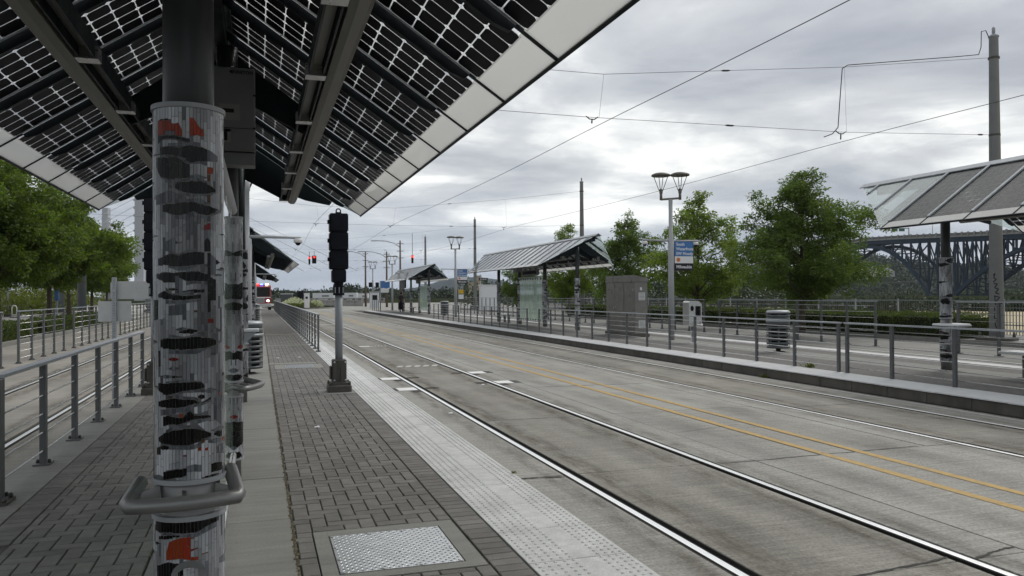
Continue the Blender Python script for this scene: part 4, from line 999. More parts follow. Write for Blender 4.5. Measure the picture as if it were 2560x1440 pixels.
# etched windscreen and hanging sign of that shelter
MB().box((12.46, 36.15, PZ+1.25), (.014, 3.3, 1.98)).build('windscreen_glass', 'etched', R2s)
MB().box((12.46, 36.15, PZ+2.30), (.06, 3.6, .06)).build('windscreen_rail', 'pole', R2s); MB().box((12.46, 36.15, PZ+.22), (.06, 3.6, .05)).build('windscreen_rail', 'steel_l', R2s)
for k in range(9): MB().box((12.45, 34.7+k*.36, PZ+2.22), (.03, .06, .09)).build('glass_clip', 'steel_d', R2s); 
for k in range(9): MB().box((12.45, 34.7+k*.36, PZ+.29), (.03, .06, .07)).build('glass_clip', 'steel_d', R2s)
sg = MB().box((12.30, 35.7, PZ+2.52), (.10, 2.2, .26)).build('information_display', 'inv', R2s); MB().box((12.245, 35.7, PZ+2.52), (.006, 2.0, .16)).build('screen', 'dark', sg)
MB().cbox((12.42, 38.0, PZ+2.78), (.30, .55, .36), .01).build('speaker_box', 'inv', R2s)
R3s = std_shelter(RX_, 66.3, [60.4, 64.2, 68.0, 71.8], 'smallest solar shelter on the opposite platform, a person waiting under its far end', 40)
MB().box((12.46, 62.3, PZ+1.25), (.014, 3.0, 1.98)).build('windscreen_glass', 'etched', R3s); MB().box((12.46, 62.3, PZ+2.30), (.06, 3.6, .06)).build('windscreen_rail', 'pole', R3s)
MB().cbox((12.42, 64.2, PZ+2.6), (.30, .5, .36), .01).build('speaker_box', 'inv', R3s); MB().box((12.2, 70.0, PZ+2.45), (.12, 2.2, .7)).build('information_display', 'black', R3s)
L2s = std_shelter(LX, 36.1, [30.3, 34.1, 37.9, 41.6], 'second solar shelter along the walk, a camera pole in front of it', 50)
L3s = std_shelter(LX, 66.4, [60.4, 64.2, 68.0, 71.8], 'third solar shelter along the walk, small in front of the fire engine', 60)

# ================================================================== CABLE RAILINGS
def railing(x, ys, z, h, label, group, cables=5, dbl=(), post=(0.05, 0.075), toprail=(0.085, .026), feet=True, y_end=None, m='steel'):
    """posts every bay, flat top rail, thin horizontal rods; base plates with bolts"""
    t = thing('cable_railing', (x, ys[0], z), label, 'railing', group)
    pm = MB().box((0, 0, h/2), (post[0], post[1], h)).mesh('post'); pm.materials.append(M[m])
    fm = MB().box((0, 0, .008), (post[0]*2.6, post[1]*2.6, .014)).mesh('base_plate'); fm.materials.append(M[m])
    bm_ = MB().lathe([(.014, 0), (.014, .018), (.008, .03)], (0, 0, .015), 8).mesh('bolt'); bm_.materials.append(M['castiron'])
    for i, y in enumerate(ys):
        po = link('post', pm, None, t, (0, y-ys[0], 0))
        if feet:
            link('base_plate', fm, None, po)
            for k in (-1, 1): link('bolt', bm_, None, po, (k*post[0]*.95, 0, 0))
        if i in dbl: link('post', pm, None, t, (0, y-ys[0]+.16, 0))
    a, b = ys[0]-post[1]/2, ys[-1]+post[1]/2
    MB().box((x, (a+b)/2, z+h+toprail[1]/2), (toprail[0], b-a+.02, toprail[1])).build('top_rail', 'galv', t)
    for k in range(cables):
        zz = z+h*(k+.75)/(cables+.45)
        MB().tube([(x, a+.01, zz), (x, b-.01, zz)], .0072, 6).build('rod', 'steel_l', t)
    return t
railing(-1.85, [6.82+1.273*k for k in range(7)], PZ, 0.90, 'low cable railing along the platform edge behind the nearest mosaic column', 'cable railings', cables=5)
# darker end post standing beside the railing's start
o = thing('gate_post', (-1.83, 6.66, PZ), 'dark steel end post at the start of the low cable railing', 'post')
MB().box((-1.83, 6.66, PZ+.45), (.09, .10, .9)).build('post', 'steel', o); MB().box((-1.83, 6.66, PZ+.012), (.2, .22, .02)).build('base_plate', 'castiron', o)
for dx, dy in ((-.05, -.08), (.05, -.08), (-.05, .08), (.05, .08)): MB().lathe([(.016, 0), (.016, .02), (.009, .035)], (-1.83+dx*1.5, 6.66+dy, PZ+.02), 8).build('bolt', 'castiron', o)
ysl = [15.9+1.26*k for k in range(0, 5)]
railing(-5.87, [16.7+1.26*k for k in range(0, 5)], 0, 1.33, 'tall cable railing beyond the second track, its end cut by the picture edge', 'tall cable railings', cables=7)
railing(-5.87, [21.98+1.24*k for k in range(0, 6)][1:], 0, 1.33, 'tall cable railing beyond the second track, between the edge and the sign plates', 'tall cable railings', cables=7)
railing(-5.87, [29.6+1.26*k for k in range(0, 7)], 0, 1.33, 'tall cable railing beyond the second track, passing behind the white sign plates', 'tall cable railings', cables=7)
railing(-5.87, [38.9+1.26*k for k in range(0, 20)], 0, 1.33, 'tall cable railing beyond the second track, leading off behind the mosaic column', 'tall cable railings', cables=7)
railing(1.50, [21.7+1.27*k for k in range(0, 26)], PZ, 0.98, 'cable railing at the platform edge right of the walk, nearer the signal post', 'cable railings', cables=6)
railing(1.50, [54.6+1.27*k for k in range(0, 26)], PZ, 0.98, 'cable railing at the platform edge right of the walk, further towards the fire engine', 'cable railings', cables=6)
railing(10.39, [12.36-1.3*k for k in range(9, 0, -1)]+[12.15], PZ, 0.91, 'cable railing on the white coping in front of the graffiti pole', 'coping railings', cables=6, feet=False, post=(.045, .06))
railing(10.39, [12.38+1.29*k for k in range(0, 14)], PZ, 0.91, 'cable railing on the white coping in front of the trash can and cabinet', 'coping railings', cables=6, feet=False, post=(.045, .06))
railing(10.39, [30.6+1.29*k for k in range(0, 15)], PZ, 0.91, 'cable railing on the white coping in front of the etched glass shelter', 'coping railings', cables=6, feet=False, post=(.045, .06))
railing(10.39, [71.5+1.29*k for k in range(0, 5)], PZ, 1.0, 'short cable railing at the far end of the opposite platform', 'coping railings', cables=5, feet=False, post=(.045, .06))
for a, n, lab in ((9.6, 7, 'tall railing in front of the clipped hedge, beside the graffiti pole'), (20.25, 8, 'tall railing in front of the hedge, behind the trash can'), (30.3, 9, 'tall railing in front of the hedge, behind the help phone and cabinet'), (42.2, 12, 'tall railing in front of the bushes, behind the etched glass shelter'), (57.5, 16, 'tall railing furthest along the bushes, behind the smallest shelter')):
    railing(18.40, [a+1.26*k for k in range(n)], 0, 1.40, lab, 'tall cable railings', cables=7, post=(.05, .075))

# ================================================================== SIGNALS SEEN FROM BEHIND
def signal_back(x, y, label, mirror=1, nsec=3):
    t = thing('signal_post', (x, y, PZ), label, 'traffic signal', 'signal posts on the platform')
    def X(a): return x+mirror*a
    z = PZ
    bs = MB(); bs.cbox((x, y, z+.055), (.36, .34, .11), .02); bs.cbox((x, y, z+.13), (.27, .25, .05), .015); base = bs.build('cast_base', 'castiron', t)
    bt = MB(); bt.cbox((x, y, z+.32), (.215, .215, .36), .012); bt.box((x-.02, y-.113, z+.33), (.012, .012, .34)); bt.box((x+.035, y-.118, z+.27), (.03, .02, .26)); bt.build('base_housing', 'castiron', t)
    for dx in (-.08, .085):
        for dz in (.18, .46): MB().lathe([(.017, -.012), (.017, .0), (.008, .006)], (0, 0, 0), 8).build('bolt', 'galv', base, origin=(0, 0, 0)).matrix_local = Matrix.Translation((dx, -.115, dz)) @ Matrix.Rotation(PI/2, 4, 'X')
    for dx, dy in ((-.15, -.13), (.15, -.13), (-.15, .13), (.15, .13)):
        MB().lathe([(.02, 0), (.02, .03), (.012, .06)], (x+dx, y+dy, z+.105), 8).build('anchor_bolt', 'castiron', base)
    MB().cbox((X(-.13), y, z+.30), (.03, .12, .20), .01).build('side_cover', 'castiron', t)
    MB().lathe([(.0585, .5), (.0585, 1.52)], (x, y, z), 20).build('pole', 'poleL', t)
    MB().lathe([(.0605, .92), (.0605, .935)], (x, y, z), 20, False).build('band', 'galv', t); 
    cl = MB(); cl.lathe([(.088, 1.50), (.088, 1.65), (.075, 1.66), (.075, 1.70)], (x, y, z), 20, False); cl.build('collar', 'black', t)
    for dx in (-.06, .0, .06): MB().box((x+dx, y-.088, z+1.58), (.012, .012, .09)).build('collar_bolt', 'galv', t)
    def housing(z0, z1, w_, d_=.20, nm='signal_section'):
        hb_ = MB(); c = .018
        pr = [(-w_/2+c, z0), (w_/2-c, z0), (w_/2, z0+c), (w_/2, z1-c), (w_/2-c, z1), (-w_/2+c, z1), (-w_/2, z1-c), (-w_/2, z0+c)]
        hb_.prism([(x+a, y-.10, z+b) for a, b in pr], (0, d_, 0))
        hb_.prism([(x+a*.86, y-.125, z+(z0+z1)/2+(b-(z0+z1)/2)*.86) for a, b in pr], (0, .028, 0))
        return hb_.build(nm, 'black', t)
    housing(1.70, 1.90, .215, nm='mounting_box')
    zz = 1.90
    for k in range(nsec):
        s = housing(zz+.004, zz+.292, .285)
        MB().box((X(-.155), y-.02, z+zz+.16), (.03, .05, .06)).build('hinge', 'black', s)
        for dz in (.03, .26): MB().lathe([(.009, 0), (.009, .014)], (0, 0, 0), 8).build('latch', 'galv', s, origin=(0, 0, 0)).matrix_local = Matrix.Translation((mirror*.135, -.128, zz+dz)) @ Matrix.Rotation(PI/2, 4, 'X')
        # visor on the side that faces away
        vb = MB(); n = 12; vs_ = []
        for i in range(n+1):
            a = -0.2*PI+1.4*PI*i/n
            for yy in (.10, .28): vs_.append((x+.12*math.cos(a), y+yy, z+zz+.146+.12*math.sin(a)))
        vb.add(vs_, [(2*i, 2*i+2, 2*i+3, 2*i+1) for i in range(n)]); vb.build('visor', 'black', s)
        MB().box((x, y-.13, z+zz+.235), (.016, .012, .035)).build('knob', 'black', s)
        zz += .292
    rg = MB(); pts = [(x+.034*math.cos(a*PI/8), y, z+zz+.045+.034*math.sin(a*PI/8)) for a in range(17)]
    rg.tube(pts, .011, 6, cap=False); rg.box((x, y, z+zz+.012), (.09, .03, .03)); rg.build('eye_bracket', 'black', t)
    return t
signal_back(1.19, 12.67, 'black three-section signal seen from behind on a grey post beside the tactile edge')
signal_back(-1.53, 13.34, 'black signal seen from behind, half hidden by the nearest mosaic column', 1, 4)
link('concrete_pad', panel_mesh(.56, .65, .02, 'conc'), 'conc', plat, (1.145, 12.67, PZ+.002))

# ================================================================== SIGN PLATES (backs) ON A PERFORATED POST
t = thing('sign_post', (-2.27, 14.45, 0), 'perforated galvanised sign post carrying two blank sign backs', 'sign')
ps = MB(); zt = 2.02
for (a, b, c, d) in ((-.032, -.026, -.032, .032), (.026, .032, -.032, .032), (-.026, .026, -.032, -.026), (-.026, .026, .026, .032)): ps.box((-2.27+(a+b)/2, 14.45+(c+d)/2, zt/2), (b-a, d-c, zt))
post_ = ps.build('post', 'galv', t)
for k in range(36): MB().lathe([(.006, 0), (.006, .002)], (0, 0, 0), 8).build('hole', 'dark', post_, origin=(0, 0, 0)).matrix_local = Matrix.Translation((0, -.0325, .5+k*.042)) @ Matrix.Rotation(PI/2, 4, 'X')
def plate(x0, x1, z0, z1, rad, nm, y=14.50):
    pts = []
    for (cx_, cz_, a0) in ((x1-rad, z0+rad, -PI/2), (x1-rad, z1-rad, 0), (x0+rad, z1-rad, PI/2), (x0+rad, z0+rad, PI)):
        for i in range(5): pts.append((cx_+rad*math.cos(a0+i*PI/8), y, cz_+rad*math.sin(a0+i*PI/8)))
    return MB().prism(pts, (0, .004, 0)).build(nm, 'signback', t)
plate(-2.335, -1.71, 1.66, 1.955, .045, 'sign_plate'); plate(-2.52, -2.02, 1.29, 1.625, .008, 'sign_plate', 14.49)
MB().tube([(-2.27, 14.41, 1.80), (-2.27, 14.55, 1.80)], .012, 8).build('bolt', 'steel_l', t); MB().tube([(-1.95, 14.49, 1.84), (-1.95, 14.52, 1.84)], .01, 8).build('bolt', 'steel_l', t)

# ================================================================== TRASH CANS
def trash_can(x, y, label, r=.285, h=1.06):
    t = thing('trash_can', (x, y, PZ), label, 'trash can', 'slatted trash cans')
    z = PZ
    MB().lathe([(.16, 0), (.16, .02), (.06, .03), (.06, .10)], (x, y, z), 16).build('foot', 'castiron', t)
    MB().lathe([(r-.05, .1), (r-.05, h-.06)], (x, y, z), 20).build('liner', 'dark', t)
    for k in range(9):
        z0 = .10+k*.098; hh = .055 if k not in (6, 7) else .088
        MB().lathe([(r-.012, z0), (r, z0+.004), (r, z0+hh), (r-.012, z0+hh)], (x, y, z), 28).build('band', 'can', t)
    for k in range(8):
        a = k*PI/4+.2; MB().box((x+(r-.01)*math.cos(a), y+(r-.01)*math.sin(a), z+.53), (.045, .012, .86), a+PI/2).build('upright', 'can', t)
    MB().lathe([(r+.006, h-.08), (r+.006, h-.04), (r*.9, h-.012), (.02, h), (0, h)], (x, y, z), 28).build('lid', 'galv', t)
    MB().lathe([(r+.004, h-.30), (r+.012, h-.30), (r+.012, h-.26), (r+.004, h-.25)], (x, y, z), 28).build('rim', 'galv', t)
    return t
trash_can(-0.22, 16.2, 'grey slatted trash can beside the walk, in front of the camera pole', .29, 1.02)
trash_can(12.51, 17.1, 'grey slatted trash can on the opposite platform beside the help phone')
trash_can(12.38, 54.4, 'grey slatted trash can near the smallest shelter and its blue sign')
trash_can(-0.24, 47.0, 'slatted trash can small in the distance along the walk')

# ================================================================== LAMP POSTS
def dome_camera(x, y, z, parent):
    d = MB(); d.lathe([(.02, .10), (.075, .095), (.095, .06), (.095, .02), (.085, .0)], (x, y, z), 18); o = d.build('camera', 'dome', parent)
    MB().lathe([(0.0, -.062), (.035, -.05), (.058, -.02), (.06, 0)], (x, y, z), 14).build('camera_dome', 'black', o)
def lamp_head(x, y, z, parent):
    h = MB(); h.lathe([(.03, -.62), (.045, -.60), (.055, -.56), (.055, -.46), (.035, -.44)], (x, y, z), 12); hd = h.build('lamp_holder', 'lampm', parent)
    for k in range(4):
        a = PI/4+k*PI/2; MB().tube([(x+.05*math.cos(a), y+.05*math.sin(a), z-.52), (x+.24*math.cos(a), y+.24*math.sin(a), z-.02)], .011, 6).build('lamp_strut', 'lampm', hd)
    MB().lathe([(.29, -.035), (.31, -.02), (.30, .02), (.2, .065), (.08, .085), (0, .09)], (x, y, z), 24).build('lamp_cap', 'lampm', hd)
def lamp_post(x, y, label, signs=True, cams=True, ang=0.0, height=4.72, sign_label=None):
    t = thing('lamp_post', (x, y, PZ), label, 'street lamp', 'platform lamp posts')
    MB().lathe([(.095, 0), (.095, 3.22), (.066, 3.25), (.066, height-PZ)], (x, y, PZ), 18).build('pole', 'pole', t)
    ca, sa = math.cos(ang), math.sin(ang)
    e1 = (x-.30*ca, y-.30*sa, height); e2 = (x+.30*ca, y+.30*sa, height+.03)
    MB().bar(e1, e2, .07, .06).build('lamp_arm', 'lampm', t)
    for e_ in (e1, e2):
        MB().tube([(e_[0], e_[1], height-.02), (e_[0], e_[1], height+.22)], .045, 10).build('lamp_stem', 'lampm', t)
        lamp_head(e_[0], e_[1], height+.78, t)
    if cams:
        MB().tube([(x-1.0, y, 3.40), (x, y, 3.38)], .028, 8).build('camera_arm', 'pole', t); MB().tube([(x, y, 3.38), (x+1.0, y, 3.40)], .028, 8).build('camera_arm', 'pole', t)
        dome_camera(x-.93, y, 3.26, t); dome_camera(x+.90, y, 3.26, t)
    if signs:
        sx0, sx1 = x+.12, x+.80
        bd = MB().box(((sx0+sx1)/2, y, 2.90), (sx1-sx0, .028, .94)).build('sign_board', 'signk', t)
        for (z0, z1, m, nm) in ((2.895, 3.365, 'blue', 'blue_field'), (2.665, 2.893, 'signw', 'white_field'), (2.435, 2.663, 'signk', 'black_field')):
            MB().box(((sx0+sx1)/2, y-.0155, (z0+z1)/2), (sx1-sx0-.012, .004, z1-z0-.004)).build(nm, m, bd)
        MB().lathe([(.065, 0), (.065, .004)], (0, 0, 0), 24).build('orange_dot', 'orange', bd, origin=(0, 0, 0)).matrix_local = Matrix.Translation((.12+.135, -.0225, 2.78-PZ)) @ Matrix.Rotation(PI/2, 4, 'X')
        for txt, z_, sz in (('South', 3.235, .132), ('Waterfront', 3.085, .132), ('SW Moody', 2.935, .132), ('Milwaukie', 2.505, .140)):
            o = link('lettering', text_mesh(txt, sz, .001), 'signw', bd); o.rotation_euler = (PI/2, 0, 0); o.location = (.12+.06, -.0195, z_-PZ)
    return t
lamp_post(12.62, 22.75, 'twin-head lamp post with two dome cameras and blue station sign, beside the help phone', ang=-.45)
lamp_post(12.45, 51.4, 'twin-head lamp post with blue station sign, between the two smaller shelters', ang=.25)
lamp_post(12.5, 78.0, 'twin-head lamp post beyond the smallest shelter, nearer one of two without a sign', signs=False, cams=False, ang=.25)
lamp_post(12.5, 92.0, 'twin-head lamp post at the crossing beyond the smallest shelter, with walk signals on it', signs=False, cams=False, ang=.25)
t = thing('camera_pole', (-0.25, 18.0, PZ), 'slim grey pole with one long camera arm, behind the near trash can', 'camera pole')
MB().lathe([(.105, 0), (.105, 2.72), (.062, 2.76), (.062, 3.75), (.075, 3.76), (.075, 3.95), (.05, 3.97)], (-0.25, 18.0, PZ), 18).build('pole', 'pole', t)
MB().tube([(-0.25, 18, 2.98), (.88, 18.0, 2.965)], .036, 10, r2=.026).build('camera_arm', 'pole', t); dome_camera(.82, 18.0, 2.855, t)
MB().tube([(-.2, 18, 4.0), (.05, 18.2, 4.6)], .02, 6).build('conduit', 'lampm', t)
t = thing('camera_pole', (-0.25, 49.0, PZ), 'second camera pole further along the walk, before the third shelter', 'camera pole')
MB().lathe([(.105, 0), (.105, 2.72), (.062, 2.76), (.062, 4.4)], (-0.25, 49.0, PZ), 14).build('pole', 'pole', t); MB().tube([(-0.25, 49, 2.98), (1.0, 49.0, 2.965)], .036, 8, r2=.026).build('camera_arm', 'pole', t); dome_camera(.95, 49.0, 2.855, t)

# ================================================================== STEEL CABINET, HELP PHONE, BENCHES
t = thing('equipment_cabinet', (12.5, 25.8, PZ), 'tall bronze steel equipment cabinet with louvred side on the opposite platform', 'cabinet')
cx0, cx1, cy0, cy1, ch_ = 12.26, 12.74, 24.62, 26.95, 2.0
cc = ((cx0+cx1)/2, (cy0+cy1)/2)
MB().cbox((cc[0], cc[1], PZ+.06), (cx1-cx0+.10, cy1-cy0+.10, .12), .01).build('plinth', 'conc_dark', t)
MB().cbox((cc[0], cc[1], PZ+.12+.89), (cx1-cx0, cy1-cy0, 1.78), .012).build('body', 'cab', t)
MB().prism([(cx0-.02, cy0-.02, PZ+1.90), (cx1+.02, cy0-.02, PZ+1.90), (cx1+.02, cy0-.02, PZ+2.02), (cx0-.02, cy0-.02, PZ+2.14)], (0, cy1-cy0+.04, 0)).build('roof', 'cab', t)
for (a, b, z0, z1) in ((cy0+.03, cy0+.80, PZ+.17, PZ+1.36), (cy0+.03, cy0+.80, PZ+1.40, PZ+1.86), (cy0+.84, cy0+1.57, PZ+.17, PZ+1.86), (cy0+1.59, cy1-.03, PZ+.17, PZ+1.86)):
    d = MB().box((cx0-.010, (a+b)/2, (z0+z1)/2), (.018, b-a, z1-z0)).build('door', 'cab', t)
    MB().box((cx0-.025, a+.07 if b < cy0+1.0 or b > cy1-.1 else b-.07, (z0+z1)/2), (.02, .03, .09)).build('handle', 'steel_l', d)
for z in (PZ+.34, PZ+1.30):
    v = MB().box((cc[0]+.02, cy0-.006, z+.1), (.24, .012, .26)).build('vent', 'signw', t)
    for k in range(5): MB().box((cc[0]+.02, cy0-.014, z+.005+k*.047), (.20, .012, .016)).build('louvre', 'cab', v)
MB().cbox((cc[0]-.02, cy0-.02, PZ+1.66), (.07, .03, .10), .004).build('lock', 'signw', t)

t = thing('help_phone', (12.51, 21.2, PZ), 'stainless help phone pedestal with black handset on the opposite platform', 'telephone')
MB().lathe([(.16, 0), (.16, .025), (.085, .03), (.085, .55)], (12.51, 21.2, PZ), 18).build('pedestal', 'steel_l', t)
hs = MB(); prof = [(-.24, .52), (.20, .52), (.20, 1.16), (.10, 1.26), (-.20, 1.26), (-.24, 1.22)]
hs.prism([(12.51+a, 21.06, PZ+b) for a, b in prof], (0, .36, 0)); hs.build('housing', 'steel_l', t)
MB().box((12.58, 21.052, PZ+.96), (.17, .012, .30)).build('handset_recess', 'dark', t)
hd = MB(); hd.tube([(12.58, 21.02, PZ+.86), (12.565, 21.0, PZ+.96), (12.58, 21.02, PZ+1.06)], .024, 8); hd.lathe([(.038, -.02), (.038, .02)], (12.58, 21.02, PZ+.85), 10); hd.lathe([(.038, -.02), (.038, .02)], (12.58, 21.02, PZ+1.07), 10); hd.build('handset', 'black', t)
MB().lathe([(.055, 0), (.055, .006)], (0, 0, 0), 18).build('speaker', 'black', t, origin=(0, 0, 0)).matrix_local = Matrix.Translation((-.13, -.142, 1.04)) @ Matrix.Rotation(PI/2, 4, 'X') @ Matrix.Scale(1.5, 4, (0, 1, 0))
MB().tube([(12.44, 21.06, PZ+.62), (12.40, 20.92, PZ+.54), (12.64, 20.92, PZ+.54), (12.68, 21.06, PZ+.64)], .014, 8).build('guard_rail', 'steel_l', t)
def bench(x, y, label, l_=1.4):
    t = thing('bench', (x, y, PZ), label, 'bench', 'platform benches')
    MB().cbox((x, y, PZ+.44), (.45, l_, .05), .015).build('seat', 'steel_l', t)
    for s in (-1, 1):
        lg = MB(); lg.cbox((x, y+s*l_*.28, PZ+.21), (.11, .11, .40), .015); lg.cbox((x, y+s*l_*.28, PZ+.015), (.22, .2, .03), .01); lg.build('leg', 'lampm', t)
bench(12.45, 9.75, 'metal bench by the column of the shelter with lavender panels', 1.7)
bench(12.45, 40.0, 'small metal bench beside the etched glass of the shelter', 1.3)
bench(12.3, 66.2, 'metal bench under the smallest shelter', 1.4)
bench(-0.2, 57.0, 'metal bench far along the walk between shelters', 1.4)
# ================================================================== OVERHEAD LINE
PYS = [19.3, 53.1, 82.9, 109.7]
LPX, RPX = -10.1, 22.25
def cat_pole(x, y, label, h=10.0, r=.20, base=True, z0=.15, m='pole'):
    t = thing('overhead_line_pole', (x, y, z0), label, 'pole', 'overhead line poles')
    MB().lathe([(r, 0), (r*.62, h-z0-.25), (r*.72, h-z0-.24), (r*.72, h-z0-.2), (.03, h-z0-.12), (.05, h-z0-.10), (.05, h-z0+.05), (.02, h-z0+.1)], (x, y, z0), 20).build('pole', m, t)
    if base:
        MB().cbox((x, y, z0+.05), (.85, .85, .10), .02).build('base_plate', 'castiron', t)
        for dx, dy in ((-.33, -.33), (.33, -.33), (-.33, .33), (.33, .33)): MB().lathe([(.045, 0), (.045, .08), (.03, .16)], (x+dx, y+dy, z0+.1), 8).build('anchor_bolt', 'castiron', t)
    for zz in (9.1, 6.65): MB().lathe([(r*.78, zz-.03-z0), (r*.78, zz+.03-z0)], (x, y, z0), 20, False).build('band', 'castiron', t)
    return t
poleR = cat_pole(RPX, PYS[0], 'tall grey overhead line pole with black graffiti, behind the lavender shelter roof', r=.215)
# graffiti down the pole: hand strokes following its surface
def stroke(pts, w_=.028):
    mb = MB(); v = []
    for i, (u, z_) in enumerate(pts):
        a0 = pts[max(0, i-1)]; a1 = pts[min(len(pts)-1, i+1)]; d = Vector((a1[0]-a0[0], a1[1]-a0[1])); d = d.normalized() if d.length else Vector((1, 0)); n_ = Vector((-d.y, d.x))*w_/2
        for s in (-1, 1):
            uu, zz = u+s*n_.x, z_+s*n_.y; rr = .215*(1-.38*(zz/9.6))+.004; a = -PI/2-0.70+uu/rr
            v.append((RPX+rr*math.cos(a), PYS[0]+rr*math.sin(a), .15+zz))
    mb.add(v, [(2*i, 2*i+1, 2*i+3, 2*i+2) for i in range(len(pts)-1)])
    mb.build('graffiti_stroke', 'signk', poleR)
for s in ([(-.12, 2.05), (-.06, 2.12), (-.10, 1.98), (-.03, 1.92), (-.12, 1.84)], [(-.10, 1.80), (.0, 1.78), (-.08, 1.66), (.03, 1.62), (-.06, 1.50), (.05, 1.46)],
          [(-.08, 1.42), (-.06, 1.12)], [(-.08, 1.40), (.06, 1.36), (-.04, 1.24), (.10, 1.16), (.20, 1.20), (.21, 1.26)], [(-.09, 1.06), (-.08, .92)], [(-.08, .86), (-.10, .70), (-.02, .70)], [(-.02, .64), (-.08, .54), (-.04, .40), (.05, .38), (.07, .52), (.03, .63), (-.03, .64)]):
    pts = []
    for a, b in zip(s[:-1], s[1:]):
        for k in range(4): pts.append((a[0]+(b[0]-a[0])*k/4, a[1]+(b[1]-a[1])*k/4))
    stroke(pts+[s[-1]])
cat_pole(RPX, PYS[1], 'tall grey overhead line pole rising behind the etched glass shelter')
cat_pole(RPX, PYS[2], 'grey overhead line pole behind the blue sign of the smaller lamp post')
cat_pole(RPX, PYS[3], 'grey overhead line pole beyond the smallest shelter roof', base=False)
cat_pole(LPX, PYS[1], 'thick blue grey pole standing among the street trees, nearer one', m='poleL', r=.27)
cat_pole(LPX, PYS[2], 'blue grey pole beside the white sign plates, mostly behind the signal', m='poleL', r=.24)
cat_pole(-18.2, 86.5, 'thick blue grey pole standing among the street trees, thinner further one', m='poleL', r=.27)
def wire(name, pts, r, label, cat='overhead wire'):
    o = MB().tube(pts, r, 5).build(name, 'wire'); return tag(o, label, cat)
for x, lab in ((3.55, 'contact wire over the near track, running down to the hanging signals'), (8.40, 'contact wire over the middle track, running high across the sky'), (16.35, 'contact wire over the far track, passing behind the overhead line pole'), (-3.55, 'contact wire over the left track behind the shelter')):
    pts = []
    for k in range(60):
        y = -30+k*3.4; ph = (y-19.3)/31.0; pts.append((x+.22*math.cos(PI*ph), y, 6.20-.10*math.sin(PI*(ph % 1.0))))
    wire('contact_wire', pts, .0085, lab)
for i, y in enumerate(PYS+[140.0]):
    lab = ['span wires at the graffiti pole, with a thick feeder cable', 'span wires at the pole behind the etched glass shelter', 'span wires at the pole behind the smaller lamp post', 'span wires beyond the smallest shelter', 'faint span wires far over the crossing'][i]
    t = thing('span_wires', (0, y, 6), lab, 'overhead wire')
    up_ = [(RPX, y, 9.12), (16.5, y, 8.35), (8.75, y, 7.53), (3.6, y, 7.52), (-3.6, y, 8.15), (LPX, y, 8.9)]
    lo_ = [(RPX, y, 6.66), (16.4, y, 6.42), (8.45, y, 6.36), (3.6, y, 6.40), (-3.6, y, 6.48), (LPX, y, 6.7)]
    MB().tube(up_, .0065, 5).build('upper_span', 'wire', t); MB().tube(lo_, .0065, 5).build('lower_span', 'wire', t)
    for k in (1, 2, 3, 4):
        a, b = up_[k], lo_[k]; MB().tube([(a[0], y, a[2]), (b[0]+.15, y, b[2])], .004, 4).build('dropper', 'wire', t)
        c = MB(); c.tube([(b[0]-.22, y, b[2]+.02), (b[0]-.12, y, b[2]-.05), (b[0]+.02, y, b[2]-.05), (b[0]+.12, y, b[2]+.02)], .016, 5); c.tube([(b[0]-.05, y, b[2]-.04), (b[0]-.06, y, 6.20)], .02, 5); c.build('wire_clamp', 'wire', t)
    for (a, b) in ((up_[1], up_[2]), (lo_[2], lo_[1]), (lo_[0], lo_[1])):
        f = .5 if a is not lo_[0] else .08
        p = Vector(a).lerp(Vector(b), f); q = Vector(a).lerp(Vector(b), f+.04); MB().tube([p, p.lerp(q, .25), p.lerp(q, .75), q], [.008, .028, .028, .008], 6).build('insulator', 'wire', t)
    if i == 0:
        fc = [(RPX-.2, y, 9.75), (RPX-.32, y, 9.95), (RPX-.5, y, 9.9), (RPX-.52, y, 9.4), (RPX-.62, y, 9.16)] + [(RPX-.62+(16.62-RPX+.62)*k/6, y, 9.15+(8.42-9.15)*k/6) for k in range(1, 7)] + [(16.42, y, 8.30), (16.32, y, 7.3), (16.25, y, 6.55), (16.05, y, 6.35), (15.75, y, 6.24)]
        MB().tube(fc, .014, 6).build('feeder_cable', 'wire', t)

